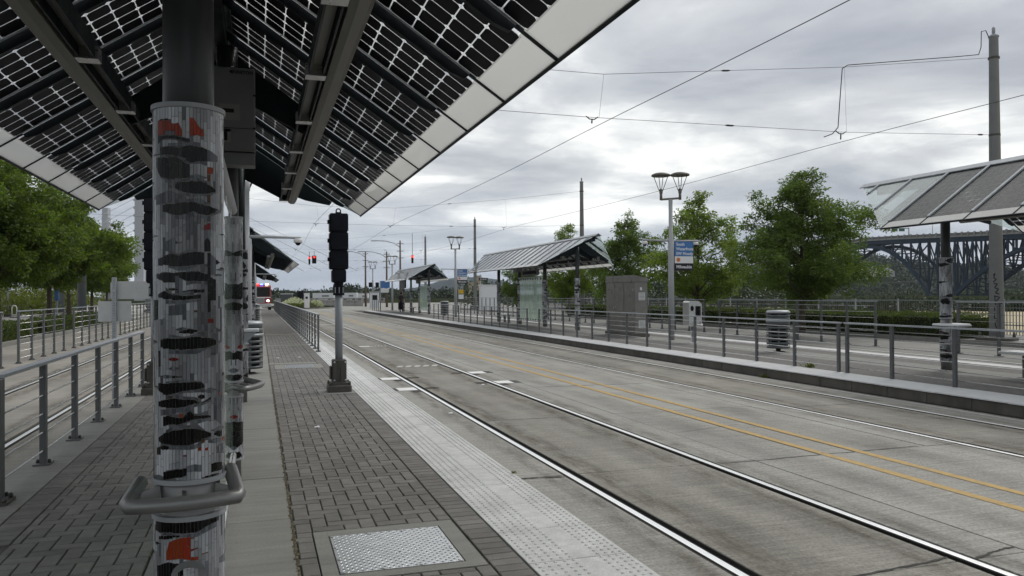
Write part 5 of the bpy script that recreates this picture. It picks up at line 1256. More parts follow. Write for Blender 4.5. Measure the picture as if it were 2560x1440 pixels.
# ================================================================== TREES
def leaf(mb, p, d, l_, w_):
    d = d.normalized(); a = Vector((random.gauss(0, 1), random.gauss(0, 1), random.gauss(0, 1))); s = d.cross(a)
    if s.length < 1e-4: return
    s.normalize(); b = len(mb.v)
    mb.v += [tuple(p), tuple(p+d*l_*.5+s*w_), tuple(p+d*l_), tuple(p+d*l_*.5-s*w_)]; mb.f.append((b, b+1, b+2, b+3)); mb.s.append(False)
def tree_meshes(seed, h, rad, zb, nleaf, ll=.11, lw=.026, top=.25, lean=0.0, trunk_r=.10):
    random.seed(seed); tr = MB(); cr = MB()
    rs = random
    pts = []; n = 7
    for i in range(n): f = i/(n-1); pts.append((lean*f+rs.gauss(0, .05)*f, rs.gauss(0, .05)*f, f*h*.86))
    tr.tube(pts, [trunk_r*(1.25 if i == 0 else 1)*(1-.85*i/(n-1))+.008 for i in range(n)], 8)
    def prof(f):      # crown half width against height fraction in the crown
        f = min(1, max(0, f)); return rad*((min(1, f/.22)**.6)*(1-max(0, f-.22)/.78)**(.62+top*.6)+.05)
    tips = []; nb = 30
    for i in range(nb):
        f = (i+.5)/nb; z = zb+(h-zb)*f*.93; az = i*2.4+rs.uniform(-.4, .4); base = Vector((lean*z/h, 0, max(zb*.75, z-.55*rad*(1-f)))); L_ = prof(f)*rs.uniform(.60, 1.08)
        tip = Vector((lean*z/h+L_*math.cos(az), L_*math.sin(az), z+rs.uniform(-.15, .35)))
        mid = base.lerp(tip, .5)+Vector((0, 0, .12*L_))
        tr.tube([base, mid, tip], [.045*(1.2-f), .026, .008], 5)
        nc = 3 if f < .75 else 2
        for k in range(nc):
            q = (.45, .75, 1.0)[k] if nc == 3 else (.6, 1.0)[k]; p = base.lerp(mid, q*2) if q < .5 else mid.lerp(tip, q*2-1)
            e_ = p+Vector((rs.gauss(0, .22), rs.gauss(0, .22), rs.gauss(.05, .2)))*rad/2.4
            tr.tube([p, e_], [.012, .005], 3, cap=False)
            cr_ = rs.uniform(.30, .56)*rad/2.4*(1.12-.55*f)
            tips.append((e_, cr_))
            for q2 in range(3):
                u = Vector((rs.gauss(0, 1), rs.gauss(0, 1), rs.gauss(.1, .7))).normalized(); tips.append((e_+u*cr_*1.05, cr_*rs.uniform(.34, .6)))
    for k in range(7): tips.append((Vector((lean+rs.gauss(0, .20), rs.gauss(0, .20), h-.1-rs.random()*.75)), rs.uniform(.14, .26)))
    for k in range(14):
        f = rs.uniform(.08, .8); z = zb+(h-zb)*f; a = rs.uniform(0, 2*PI); q = prof(f)*rs.uniform(.1, .45); tips.append((Vector((lean*z/h+q*math.cos(a), q*math.sin(a), z)), rs.uniform(.35, .55)*rad/2.4))
    tot = sum(r_**2.2 for _, r_ in tips)
    for (c, r_) in tips:
        k_ = int(nleaf*r_**2.2/tot*rs.uniform(.75, 1.25))
        for i in range(k_):
            u = Vector((rs.gauss(0, 1), rs.gauss(0, 1), rs.gauss(0, 1))).normalized()*(rs.random()**.42)*rs.uniform(.8, 1.12); p = c+Vector((u.x*r_, u.y*r_, u.z*r_*.72))
            d = Vector((rs.gauss(0, 1), rs.gauss(0, 1), rs.gauss(-.45, .5)))+u*1.1
            leaf(cr, p, d, ll*rs.uniform(.7, 1.3), lw*rs.uniform(.8, 1.3))
    return tr.mesh('trunk'), cr.mesh('crown')
def tree(x, y, z, meshes, m, label, group, rz=0.0, sc=1.0, name='street_tree'):
    t = thing(name, (x, y, z), label, 'tree', group, rz=rz or .001); t.scale = (sc, sc, sc)
    link('trunk', meshes[0], 'bark', t); link('crown', meshes[1], m, t)
    return t
TA = tree_meshes(11, 6.3, 2.95, 1.7, 66000, ll=.12, lw=.022, top=.35)
TB = tree_meshes(12, 6.2, 2.6, 1.6, 26000, ll=.14, lw=.028, top=.1)
TC = tree_meshes(13, 6.1, 2.6, 1.5, 30000, ll=.14, lw=.028, top=.1)
tree(20.05, 25.9, .15, TA, 'leafR', 'broad pointed street tree with dense crown, behind the trash can', 'trees along the hedge')
tree(20.3, 34.0, .15, TB, 'leafR2', 'loose airy street tree behind the lamp post with the blue sign', 'trees along the hedge', .8)
tree(20.2, 41.5, .15, TC, 'leafR', 'dark street tree at the end of the etched glass shelter, behind the cabinet', 'trees along the hedge', 2.0, .97)
tree(20.2, 50.5, .15, TB, 'leafR', 'street tree whose top shows above the etched glass shelter roof', 'trees along the hedge', 3.1, .98)
tree(20.2, 60.5, .15, TC, 'leafR', 'street tree hidden behind the far end of the etched glass shelter', 'trees along the hedge', 4.2, .8)
tree(20.9, 13.6, .15, TC, 'leafR', 'street tree beyond the picture edge by the lavender shelter, only its twigs showing', 'trees along the hedge', 1.0, .95)
LA = tree_meshes(21, 8.3, 3.9, 3.1, 48000, ll=.19, lw=.042, top=.05, trunk_r=.14)
LB_ = tree_meshes(22, 7.8, 3.9, 3.0, 46000, ll=.19, lw=.042, top=.0, trunk_r=.14)
for (x, y, me, rz, sc, lab) in ((-11.6, 42.5, LA, .4, 1.0, 'leafy street tree on the left whose crown is cut by the picture edge'), (-10.9, 49.0, LB_, 1.7, 1.0, 'leafy street tree with forked trunk, left of the thick blue grey pole'),
                                (-12.2, 60.0, LA, 2.9, .96, 'leafy street tree behind the thick blue grey pole'), (-13.5, 75.0, LB_, 4.4, .95, 'leafy street tree above the white sign plates'), (-14.5, 88.0, LA, 5.3, .92, 'leafy street tree furthest along the left street, next to the signal'), (-19.5, 62.0, LB_, 3.6, 1.0, 'second-row tree behind the leafy street trees on the left'), (-14.5, 37.5, LB_, 0.2, .95, 'leafy street tree mostly outside the left picture edge')):
    tree(x, y, .12, me, 'leafL', lab, 'street trees on the left', rz, sc)
# ---- leafy boxes (hedges) and shrub masses
def leafbox(name, x0, x1, y0, y1, z0, z1, n, m, label, cat='hedge', group=None, ll=.05, lw=.016, rough=.03):
    t = thing(name, ((x0+x1)/2, (y0+y1)/2, z0), label, cat, group); mb = MB()
    A = [(y1-y0)*(z1-z0), (y1-y0)*(z1-z0), (x1-x0)*(z1-z0), (x1-x0)*(z1-z0), (x1-x0)*(y1-y0)]
    for k in range(n):
        s = random.choices(range(5), A)[0]; x = random.uniform(x0, x1); y = random.uniform(y0, y1); z = random.uniform(z0, z1); d = Vector((0, 0, 1))
        wv = .05*math.sin(x*3.1+y*2.3)+.03*math.sin(y*7.7)
        if s == 0: x = x0+wv; d = Vector((-1, 0, .4))
        elif s == 1: x = x1+wv; d = Vector((1, 0, .4))
        elif s == 2: y = y0; d = Vector((0, -1, .4))
        elif s == 3: y = y1; d = Vector((0, 1, .4))
        else: z = z1+wv
        p = Vector((x, y, z))+Vector((random.gauss(0, rough), random.gauss(0, rough), random.gauss(0, rough)))
        leaf(mb, p, d+Vector((random.gauss(0, .7), random.gauss(0, .7), random.gauss(.2, .6))), ll*random.uniform(.7, 1.4), lw*random.uniform(.8, 1.3))
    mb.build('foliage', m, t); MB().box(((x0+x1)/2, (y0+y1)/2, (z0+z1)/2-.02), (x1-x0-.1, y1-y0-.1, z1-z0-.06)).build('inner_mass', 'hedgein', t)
    return t
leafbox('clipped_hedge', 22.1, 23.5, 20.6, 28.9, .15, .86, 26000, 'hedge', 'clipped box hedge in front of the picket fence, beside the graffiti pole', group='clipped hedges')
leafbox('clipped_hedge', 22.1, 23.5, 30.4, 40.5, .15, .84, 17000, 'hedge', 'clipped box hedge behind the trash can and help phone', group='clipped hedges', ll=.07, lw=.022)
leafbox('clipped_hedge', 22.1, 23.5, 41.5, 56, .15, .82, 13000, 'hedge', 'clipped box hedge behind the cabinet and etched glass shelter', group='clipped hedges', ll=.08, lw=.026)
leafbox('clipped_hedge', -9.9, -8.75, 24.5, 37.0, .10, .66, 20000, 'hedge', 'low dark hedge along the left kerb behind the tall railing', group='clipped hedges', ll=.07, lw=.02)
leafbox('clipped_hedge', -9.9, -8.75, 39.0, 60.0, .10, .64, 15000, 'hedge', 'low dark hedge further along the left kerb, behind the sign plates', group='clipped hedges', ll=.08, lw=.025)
def kerb(name, x0, x1, y0, y1, z, label, step=2.4):
    t = tag(thing(name, (x0, y0, 0), None, None), None, None); t['kind'] = 'structure'
    y = y0
    while y < y1: link('kerb_stone', panel_mesh(.16, step-.012, z+.04, 'conc'), 'conc', t, (.08 if x1 > x0 else -.08, y-y0+step/2, z)); y += step
    return t
kerb('kerb_left', -8.30, -8.5, 14, 86, .15, '')
kerb('kerb_right', 21.75, 22, 6, 86, .15, '')
sheet('pavement_left', -60, -8.46, 6, 88, .10, 'conc')
sheet('planting_strip', 21.91, 26.0, 2, 90, .13, 'conc')
sheet('dry_field', 26.0, 58, -20, 75, .06, 'dry')
# picket fence
t = thing('picket_fence', (25.7, 12, .13), 'low fence of thin grey vertical bars behind the clipped hedge', 'fence')
pk = MB().box((0, 0, .60), (.018, .024, 1.20)).mesh('picket'); pk.materials.append(M['steel'])
npk = 0; restp = MB(); y = 12.0
while y < 75:
    if npk < 300: link('picket', pk, None, t, (0, y-12, 0)); npk += 1
    else: restp.box((25.7, y, .73), (.018, .024, 1.20))
    y += .125
tag(restp.build('pickets', 'steel', t), kind='stuff')
for z in (.35, 1.22): MB().box((25.72, 43.5, .13+z), (.03, 63, .04)).build('fence_rail', 'galv', t)
y = 12
while y < 75: MB().box((25.7, y, .77), (.06, .06, 1.28)).build('fence_post', 'galv', t); y += 2.5
# shrub and wood masses: leaf clumps
def clumps(name, items, m, label, cat, kind='stuff', ll=.5, per=120):
    mb = MB()
    for (p, r_, h_) in items:
        for k in range(per):
            u = Vector((random.gauss(0, 1), random.gauss(0, 1), random.gauss(0, 1))).normalized()*(random.random()**.4); 
            bump = 1+.25*math.sin(u.x*5+p[0])*math.sin(u.y*6+p[1]*.7)
            q = Vector(p)+Vector((u.x*r_*bump, u.y*r_*bump, (u.z*.5+.5)*h_*bump))
            leaf(mb, q, u+Vector((random.gauss(0, .6), random.gauss(0, .6), random.gauss(.2, .6))), ll*random.uniform(.6, 1.4), ll*random.uniform(.25, .45))
    o = mb.build(name, m); tag(o, label, cat, kind=kind); return o
random.seed(99)
it = []
for k in range(70):
    y = random.uniform(62, 100); x = random.uniform(-45, -17.5) ; it.append(((x, y, 0), random.uniform(1.3, 2.3), random.uniform(1.4, 2.6)))
for k in range(50):
    x = random.uniform(-60, -20); y = 100+random.uniform(0, 20); it.append(((x, y, 0), random.uniform(2, 3.5), random.uniform(2.4, 4.5)))
clumps('shrub_bank', it, 'hedgeL', 'bank of yellow green shrubs behind the street trees on the left', 'shrubs', ll=.34, per=260)
it = []
def atpx(px, dist): 
    p = PD(px, 735, dist); return p.x, p.y
for k in range(150):
    px = random.uniform(1980, 2640); d = random.uniform(64, 95); x, y = atpx(px, d); it.append(((x, y, 0), random.uniform(.8, 1.8), random.uniform(.5, .95)))
for k in range(110):
    px = random.uniform(1180, 2000); d = random.uniform(85, 150); x, y = atpx(px, d); it.append(((x, y, 0), random.uniform(1.5, 3), random.uniform(1.5, 3.2)))
clumps('bushes', it, 'far', 'dark bushes beyond the dry field behind the picket fence', 'bushes', ll=.34, per=170)
it = []
for k in range(60):
    px = random.uniform(1490, 1850) if k < 38 else random.uniform(1180, 1500); d = random.uniform(150, 230); x, y = atpx(px, d)
    h_ = random.uniform(4, 7.5) if px > 1480 else random.uniform(2.5, 4.5)
    it.append(((x, y, 0), random.uniform(2.5, 4.5), h_))
clumps('woods', it, 'far', 'dark riverside trees seen below the street tree crowns', 'woods', ll=.8, per=240)
# ================================================================== FAR RIGHT: HILLSIDE, HOUSES, STEEL BRIDGE
random.seed(5)
def hill_z(px, d):
    """ground height of the far bank (metres) at image bearing px and depth d"""
    top = 30+8*math.sin(px*.006+1.0)+4*math.sin(px*.021)
    if px < 2080: top *= max(0.05, (px-1500)/580.0)
    f = min(1, max(0, (d-560)/330.0)); f = f*f*(3-2*f)
    return -12+(top+6)*f
hv = []; nx_, ny_ = 40, 14
for j in range(ny_):
    d = 520+j*40
    for i in range(nx_):
        px = 1400+i*40; p = PD(px, 735, d); hv.append((p.x, p.y, hill_z(px, d)))
hm = MB().add(hv, [(j*nx_+i, j*nx_+i+1, (j+1)*nx_+i+1, (j+1)*nx_+i) for j in range(ny_-1) for i in range(nx_-1)], True)
struct('hillside', hm, 'hillm')
it = []; it2 = []
for k in range(1500):
    px = random.uniform(1500, 2760); d = random.uniform(530, 980); p = PD(px, 735, d); z = hill_z(px, d)
    if 2125 < px < 2240 and 690 < d < 800: continue
    hh = random.uniform(6, 12)*(1.0 if d > 640 else .7)
    (it2 if random.random() < .12 and d > 780 else it).append(((p.x, p.y, z-2), random.uniform(4, 7.5), hh))
clumps('hillside_woods', it, 'far', 'wooded hillside across the river behind the steel bridge', 'woods', ll=2.3, per=62)
def conifers(name, items, label):
    mb = MB()
    for (p, r_, h_) in items:
        for k in range(90):
            f = random.random(); a = random.uniform(0, 2*PI); rr = r_*(1-f)*random.uniform(.5, 1.05)+.2; q = Vector((p[0]+rr*math.cos(a), p[1]+rr*math.sin(a), p[2]+f*h_))
            leaf(mb, q, Vector((math.cos(a), math.sin(a), -.5)), h_*.16, h_*.05)
    tag(mb.build(name, 'conifer'), label, 'woods', kind='stuff')
it = []
for k in range(260):
    px = random.uniform(1480, 2760); d = random.uniform(400, 540); p = PD(px, 735, d)
    if abs(px-2345) < 12 and 380 < d < 430: continue
    it.append(((p.x, p.y, -3), random.uniform(3, 5.5), random.uniform(2.5, 5.0)))
clumps('riverbank_shrubs', it, 'far2', 'pale green shrubs along the far river bank under the steel bridge', 'shrubs', ll=1.5, per=80)
conifers('hilltop_conifers', [((a[0], a[1], a[2]), b*.45, c*1.7) for a, b, c in it2], 'dark conifers standing out on the top of the wooded hillside')
def house(px, py, d, w_, h_, label, hip=False, wc=(0.5, 0.49, 0.47), rc=(.16, .16, .165)):
    p = PD(px, py, d); x, y, z = p; t = thing('hill_house', (x, y, z), label, 'house', 'houses on the hillside', rz=-YAW)
    wm = mat('house_wall_%s' % str(px), wc, .8); rm = mat('house_roof_%s' % str(px), rc, .8)
    MB().box((0, 0, h_/2), (w_, w_*.8, h_)).build('wall', wm, t)
    r = w_*.42
    if hip: MB().add([(-w_*.55, -w_*.45, h_), (w_*.55, -w_*.45, h_), (w_*.55, w_*.45, h_), (-w_*.55, w_*.45, h_), (0, -w_*.1, h_+r), (0, w_*.1, h_+r)], [(0, 1, 4), (1, 2, 5, 4), (2, 3, 5), (3, 0, 4, 5)]).build('roof', rm, t)
    else: MB().prism([(-w_*.56, -w_*.45, h_), (w_*.56, -w_*.45, h_), (0, -w_*.45, h_+r)], (0, w_*.9, 0)).build('roof', rm, t)
    for k in range(3):
        for zz in ((.35, .75) if h_ > 6 else (.5,)):
            wi = MB().box((-w_*.3+k*w_*.3, -w_*.405, h_*zz), (w_*.13, .08, h_*.2)).build('window', 'dark', t)
            MB().box((-w_*.3+k*w_*.3, -w_*.42, h_*zz-h_*.11), (w_*.16, .1, h_*.02)).build('sill', 'signw', wi)
    MB().box((w_*.12, -w_*.405, h_*.18), (w_*.1, .06, h_*.32)).build('door', 'wood', t)
house(2153, 700, 640, 8.0, 8.5, 'pale two-storey house with steep dark gable on the hillside, leftmost of the three', False)
house(2184, 692, 650, 8.5, 5.0, 'cream house with light grey roof, middle of the three on the hillside', True, (.58, .55, .46), (.33, .33, .32))
house(2216, 692, 660, 10, 4.0, 'low grey house, nearest the bridge arch of the three on the hillside', True, (.40, .40, .42), (.24, .24, .25))
# low viaduct road on the hillside
t = thing('hillside_viaduct', PD(2200, 712, 620), 'low viaduct road running along the hillside below the houses', 'viaduct')
a, b = PD(2070, 712, 610), PD(2300, 704, 630)
MB().bar(a, b, 6, .9).build('deck', 'conc_dark', t, origin=tuple(PD(2200, 712, 620)))
for k in range(9):
    p = a.lerp(b, (k+.5)/9); MB().tube([p, p-Vector((0, 0, 5))], .35, 6).build('pier', 'conc_dark', t, origin=tuple(PD(2200, 712, 620)))

# ---- steel deck arch bridge
nodes = [(2660, 345*.93, 572), (2560, 345, 578.5), (2455, 371, 585), (2345, 400, 590), (2250, 432, 594), (2165, 466, 599), (2090, 500, 612), (2000, 540, 633), (1915, 590, 656), (1830, 654, 681), (1735, 746, 706)]
def bpt(px):
    for a, b in zip(nodes[:-1], nodes[1:]):
        if a[0] >= px >= b[0]:
            f = (a[0]-px)/(a[0]-b[0]); return a[1]+(b[1]-a[1])*f, a[2]+(b[2]-a[2])*f
    return nodes[-1][1:]
def deckp(px):
    d, y = bpt(px); return PD(px, y, d)
bo = deckp(2345); BO = (bo.x, bo.y, -10)
brg = thing('steel_bridge', BO, 'blue green steel truss arch bridge with concrete deck, crossing behind the right shelter', 'bridge')
def bb(mb, nm, m='bridge'): return mb.build(nm, m, brg, origin=BO)
pxs = [2680-k*16 for k in range(60) if 2680-k*16 >= 1735]
dk = [deckp(p) for p in pxs]
wdir = Vector((rt.x, rt.y, 0))*1.0          # across the deck (to the right of the viewing axis)
W = 15.0
def strip3(mb, pts, dz0, dz1, off0, off1):
    v = []
    for p in pts: v += [p+wdir*off0+Vector((0, 0, dz0)), p+wdir*off1+Vector((0, 0, dz0)), p+wdir*off1+Vector((0, 0, dz1)), p+wdir*off0+Vector((0, 0, dz1))]
    n = len(pts); f = []
    for i in range(n-1):
        for j in range(4): f.append((4*i+j, 4*i+(j+1) % 4, 4*i+4+(j+1) % 4, 4*i+4+j))
    f += [(0, 1, 2, 3), (4*n-1, 4*n-2, 4*n-3, 4*n-4)]
    mb.add(v, f)
m_ = MB(); strip3(m_, dk, -.9, -.1, -.6, W+.6); bb(m_, 'deck', 'bconc')
m_ = MB(); strip3(m_, dk, -3.0, -.9, 0, W); bb(m_, 'floor_beams')
M['parapet'] = mat('parapet_concrete', (.15, .145, .13), .85, var=.15, vscale=.4)
par = MB(); strip3(par, dk, -.1, 1.15, -.5, -.2); po_ = bb(par, 'parapet', 'parapet')
for p in pxs[::1]:
    q = deckp(p); MB().box(q+wdir*(-.65)+Vector((0, 0, .6)), (.9, .5, 1.9)).build('parapet_post', 'bconc', brg, origin=BO)
# bottom chord: touches down at the piers, rises to a crown between them
def low(px):
    q = deckp(px)
    piers = [2345, 2010]
    z_p = -9.0
    if px > 2345: f = min(1, (px-2345)/330.0); e_ = 4.5+(q.z-3-z_p-4.5)*(1-f)**2.2 if True else 0; depth = 4.5+(q.z-z_p-4.5)*(1-f)**2.3
    elif px > 2010:
        f = (2345-px)/335.0; s = abs(f-.56)/.56 if f < .56 else abs(f-.56)/.44; depth = 4.2+(q.z-z_p-4.2)*s**2.3
    else: f = min(1, (2010-px)/120.0); depth = 5.0+(q.z-z_p-5.0)*(1-f)**1.8
    return q-Vector((0, 0, depth))
mem = [p for p in range(2673, 1838, -22)]
for off in (0.0, W):
    ch = MB(); pts = [low(p)+wdir*off for p in range(2672, 1838, -11)]
    for a, b in zip(pts[:-1], pts[1:]): ch.bar(a, b, 1.3, 1.8)
    bb(ch, 'bottom_chord')
    for i, p in enumerate(mem):
        a = deckp(p)+wdir*off-Vector((0, 0, 3)); b = low(p)+wdir*off
        MB().bar(a, b, .75, .75, (1, 0, 0)).build('vertical', 'bridge', brg, origin=BO)
        if i+1 < len(mem):
            c = deckp(mem[i+1])+wdir*off-Vector((0, 0, 3)); d = low(mem[i+1])+wdir*off
            if (a-b).length > 6 or (c-d).length > 6:
                MB().bar(a, d, .55, .55).build('diagonal', 'bridge', brg, origin=BO) if i % 2 else MB().bar(b, c, .55, .55).build('diagonal', 'bridge', brg, origin=BO)
                if (a-b).length > 18: MB().bar((a+b)/2, c, .35, .35).build('diagonal', 'bridge', brg, origin=BO)
for i, p in enumerate(mem):
    a = low(p); b = a+wdir*W; MB().bar(a, b, .5, .5).build('cross_brace', 'bridge', brg, origin=BO)
    if i+1 < len(mem): MB().bar(a, low(mem[i+1])+wdir*W, .4, .4).build('cross_brace', 'bridge', brg, origin=BO)
for px in (2345, 2010):
    q = low(px); MB().box((q+wdir*W/2)-Vector((0, 0, 2)), (W+6, 8, 4), -YAW).build('pier', 'bconc', brg, origin=BO)
# concrete approach piers at the far end
for px, wd in ((1905, 5), (1830, 3), (1812, 2), (1795, 2), (1778, 2), (1760, 2)):
    q = deckp(px); MB().box((q.x, q.y, (q.z-3-10)/2), (wd, 6, q.z-3+10), -YAW).build('approach_pier', 'bconc', brg, origin=BO)
for px in (2262, 2297):
    q = deckp(px)+wdir*W; lp = MB(); lp.tube([q, q+Vector((0, 0, 8.5))], .16, 5)
    if px == 2262: lp.tube([q+Vector((0, 0, 8.5)), q+Vector((0, 0, 8.8))-wdir*1.6], .12, 5)
    lp.build('deck_lamp', 'galv', brg, origin=BO)
q = deckp(2206)
gt = MB(); gt.tube([q+wdir*W, q+wdir*W+Vector((0, 0, 6.2))], .35, 6); gt.tube([q+wdir*W+Vector((0, 0, 5.8)), q+Vector((0, 0, 5.8))-wdir*2], .3, 5); g_ = gt.build('sign_gantry', 'galv', brg, origin=BO)
M['sgreen'] = mat('sign_green', (.02, .10, .07), .6)
for k in (0, 1): MB().box(q+wdir*(W-4-k*4.0)+Vector((0, 0, 5.0)), (3.2, .2, 1.9), -YAW).build('gantry_sign', 'sgreen', g_, origin=BO)

# ================================================================== LEFT: CABLE-STAYED BRIDGE
def stay_tower(px, d, wpx, label, seed):
    b = PD(px, 735, d); x, y = b.x, b.y; w_ = wpx*d/FPX; H_ = 62.0
    t = thing('bridge_tower', (x, y, 0), label, 'bridge tower', 'cable-stayed bridge towers', rz=-YAW)
    M['white_conc'] = mat('pale_tower_concrete', (.46, .47, .49), .7, var=.04, vscale=.1)
    tw = MB(); tw.prism([(-w_/2*1.25, -2, 0), (w_/2*1.25, -2, 0), (w_/2, -2, H_), (-w_/2, -2, H_)], (0, 4, 0)); tw.build('pylon', 'white_conc', t)
    for k in range(11):
        za = H_-6-k*3.2
        for s in (-1, 1):
            MB().tube([(s*w_*.42, 0, za+.4), (s*(w_*.42+1.6), 0, za-1.7)], .42, 6).build('stay_anchor', 'signw', t)
            MB().tube([(s*w_*.42, 0, za), (s*(14+(10-k)*7.5), s*4, 12)], .10, 4).build('stay_cable', 'signw', t)
    MB().box((-45, 0, 6), (110, 9, 1.6)).build('deck', 'white_conc', t)
stay_tower(353, 330, 19, 'pale tower of the cable-stayed bridge with cable anchors, next to the signal', 1)
stay_tower(266, 540, 14, 'further pale tower of the cable-stayed bridge, under the shelter eave', 2)

# ================================================================== FAR MIDDLE
random.seed(77)
def ridge(name, x0px, x1px, d, f_top, m):
    v = []; n = 80
    for i in range(n+1):
        px = x0px+(x1px-x0px)*i/n; p = PD(px, 735, d); p2 = PD(px, 735, d*1.12); h = f_top(i/n, px)
        v += [(p.x, p.y, -4), (p.x, p.y, h*.55), (p2.x, p2.y, h)]
    struct(name, MB().add(v, [q for i in range(n) for q in ((3*i, 3*i+3, 3*i+4, 3*i+1), (3*i+1, 3*i+4, 3*i+5, 3*i+2))], True), m)
def pxh(pts, px, d):
    for a, b in zip(pts[:-1], pts[1:]):
        if a[0] <= px <= b[0]: y = a[1]+(b[1]-a[1])*(px-a[0])/(b[0]-a[0]); return CAMZ+(738-.006*(px-650)-y)*d*1.12/FPX
    return 5
rng = random.Random(3)
H1 = [(300, 738), (860, 737), (900, 728), (1000, 722), (1060, 716), (1100, 700), (1150, 691), (1215, 692), (1260, 700), (1300, 718), (1400, 724), (1700, 722), (2000, 716), (2700, 712)]
ridge('far_hills', 300, 2700, 3600, lambda f, px: pxh(H1, px, 3600)+6*noise.noise(Vector((px*.05, 0, 0)))+4*noise.noise(Vector((px*.21, 3, 0))), 'farhill')
it = []; cf = []
for k in range(200):
    px = random.uniform(430, 1310); d = random.uniform(420, 640); p = PD(px, 735, d)
    base_h = 3.6+1.2*math.sin(px*.03)+(1.6 if 760 < px < 1000 else 0); it.append(((p.x, p.y, 0), random.uniform(4, 8), max(2.5, base_h*random.uniform(.7, 1.2))))
    if random.random() < .20: cf.append(((p.x, p.y, 0), random.uniform(1.3, 2.2), base_h*random.uniform(1.1, 1.6)))
clumps('tree_line', it, 'far', 'distant tree line beyond the crossing', 'tree line', ll=1.6, per=120)
conifers('conifer_line', cf, 'dark conifers rising from the distant tree line')
# concrete parapets beyond the crossing
def barrier(a, b, h_, label):
    t = thing('concrete_barrier', tuple(a), label, 'barrier', 'concrete barriers by the crossing'); d = Vector(b)-Vector(a); n = max(1, int(d.length/2.4)); u = d.normalized(); s = Vector((-u.y, u.x, 0))
    org = tuple(a)
    for zz, hh in ((.25, .5), (h_-.12, .24)): MB().bar(Vector(a)+Vector((0, 0, zz)), Vector(b)+Vector((0, 0, zz)), .28, hh).build('rail_beam', 'bconc', t)
    for k in range(n+1):
        p = Vector(a)+d*k/n; MB().box((p.x, p.y, h_*.5), (.3, .45, h_)).build('post', 'bconc', t)
def xy(px, d): p = PD(px, 735, d); return Vector((p.x, p.y, 0))
barrier(xy(690, 150), xy(905, 122), 1.0, 'pale concrete barrier curving along the road beyond the planted island')
barrier(xy(690, 190), xy(960, 175), 1.1, 'second concrete barrier higher up behind the planted island')
for px0, px1, d, hh, m, lab in ((784, 836, 230, 1.9, 'signw', 'long white trailer parked beyond the barriers, left of the signal post'), (858, 893, 225, 1.9, 'signw', 'white trailer with dark stripe parked beyond the barriers, right of the signal post'), (896, 921, 228, 1.7, 'signw', 'short white trailer parked beside the striped trailer')):
    a, b = xy(px0, d), xy(px1, d); t = thing('parked_trailer', tuple((a+b)/2), lab, 'trailer', 'white trailers beyond the crossing')
    MB().bar(a+Vector((0, 0, .5+hh/2)), b+Vector((0, 0, .5+hh/2)), 2.4, hh).build('body', m, t)
    dn = (b-a).normalized(); s = Vector((dn.y, -dn.x, 0))
    MB().bar(a.lerp(b, .45)+s*1.21+Vector((0, 0, hh*.6+.4)), a.lerp(b, .78)+s*1.21+Vector((0, 0, hh*.6+.4)), .05, hh*.22).build('window_band', 'inv', t)
    for f in (.2, .8):
        p = a.lerp(b, f)+s*1.1; MB().tube([p+Vector((0, 0, .45)), p+s*.2+Vector((0, 0, .45))], .45, 12).build('wheel', 'dark', t)
# planted island
isl = xy(752, 112)
t = thing('planted_island', (isl.x, isl.y, 0), 'kerbed traffic island planted with white flowering shrubs', 'island')
pts = [(isl.x+5.2*math.cos(a*PI/10), isl.y+13*math.sin(a*PI/10), -.02) for a in range(20)]
MB().prism(pts, (0, 0, .17)).build('kerb', 'conc', t); MB().prism([((p[0]-isl.x)*.93+isl.x, (p[1]-isl.y)*.95+isl.y, .14) for p in pts], (0, 0, .05)).build('soil', 'ground', t)
M['flower'] = leafmat('white_flower', (.42, .43, .33), (.70, .70, .62), .2)
def shrub(px, d, r_, h_, n, m, label, nm='flowering_shrub'):
    p = xy(px, d); mb = MB(); q = Vector((p.x, p.y, .18)); t = thing(nm, tuple(q), label, 'shrub', 'shrubs on the island')
    for k in range(n):
        u = Vector((random.gauss(0, 1), random.gauss(0, 1), abs(random.gauss(0, 1)))).normalized(); leaf(mb, q+Vector((u.x*r_, u.y*r_, u.z*h_))*random.uniform(.75, 1.05), u+Vector((random.gauss(0, .5), random.gauss(0, .5), .3)), .18, .06)
    mb.build('foliage', m, t); MB().tube([q, q+Vector((0, 0, h_*.5))], .05, 5).build('stem', 'bark', t)
for px, d, r_, h_, m, lab in ((722, 106, 1.0, .85, 'flower', 'white flowering shrub on the island, below the cabinet'), (737, 104, 1.35, 1.2, 'flower', 'largest white flowering shrub in the middle of the island'), (752, 107, 1.1, .9, 'flower', 'white flowering shrub on the island beside the black box'), (712, 110, .9, .55, 'hedgeL', 'low green shrub at the left tip of the island'), (768, 103, 1.0, .55, 'hedgeL', 'low green shrub beside the pay machine'), (790, 106, .9, .8, 'flower', 'pale shrub at the right end of the island'), (730, 100, 1.3, .45, 'hedgeL', 'low green ground cover in front of the flowering shrubs')):
    shrub(px, d, r_, h_, 700, m, lab)
def boxthing(nm, px, d, w_, dp, h_, m, label, cat, extra=None):
    p = xy(px, d); t = thing(nm, (p.x, p.y, .16), label, cat, rz=-YAW*.4)
    MB().cbox((0, 0, h_/2), (w_, dp, h_), .03).build('body', m, t); MB().cbox((0, 0, h_+.04), (w_*1.08, dp*1.08, .08), .02).build('cap', 'signw' if m != 'black' else m, t)
    if extra == 'screen': MB().box((0, -dp/2-.01, h_*.72), (w_*.45, .02, h_*.16)).build('screen', 'dark', t)
    if extra == 'door': MB().box((0, -dp/2-.01, h_*.5), (w_*.8, .02, h_*.8)).build('door', m, t)
    return t
boxthing('roadside_cabinet', 717, 118, 1.6, 1.0, 1.75, 'can', 'grey roadside cabinet with pale roof behind the flowering island', 'cabinet', 'door')
boxthing('black_box', 751, 112, .8, .6, 2.1, 'black', 'black signal box behind the flowering shrubs', 'signal box')
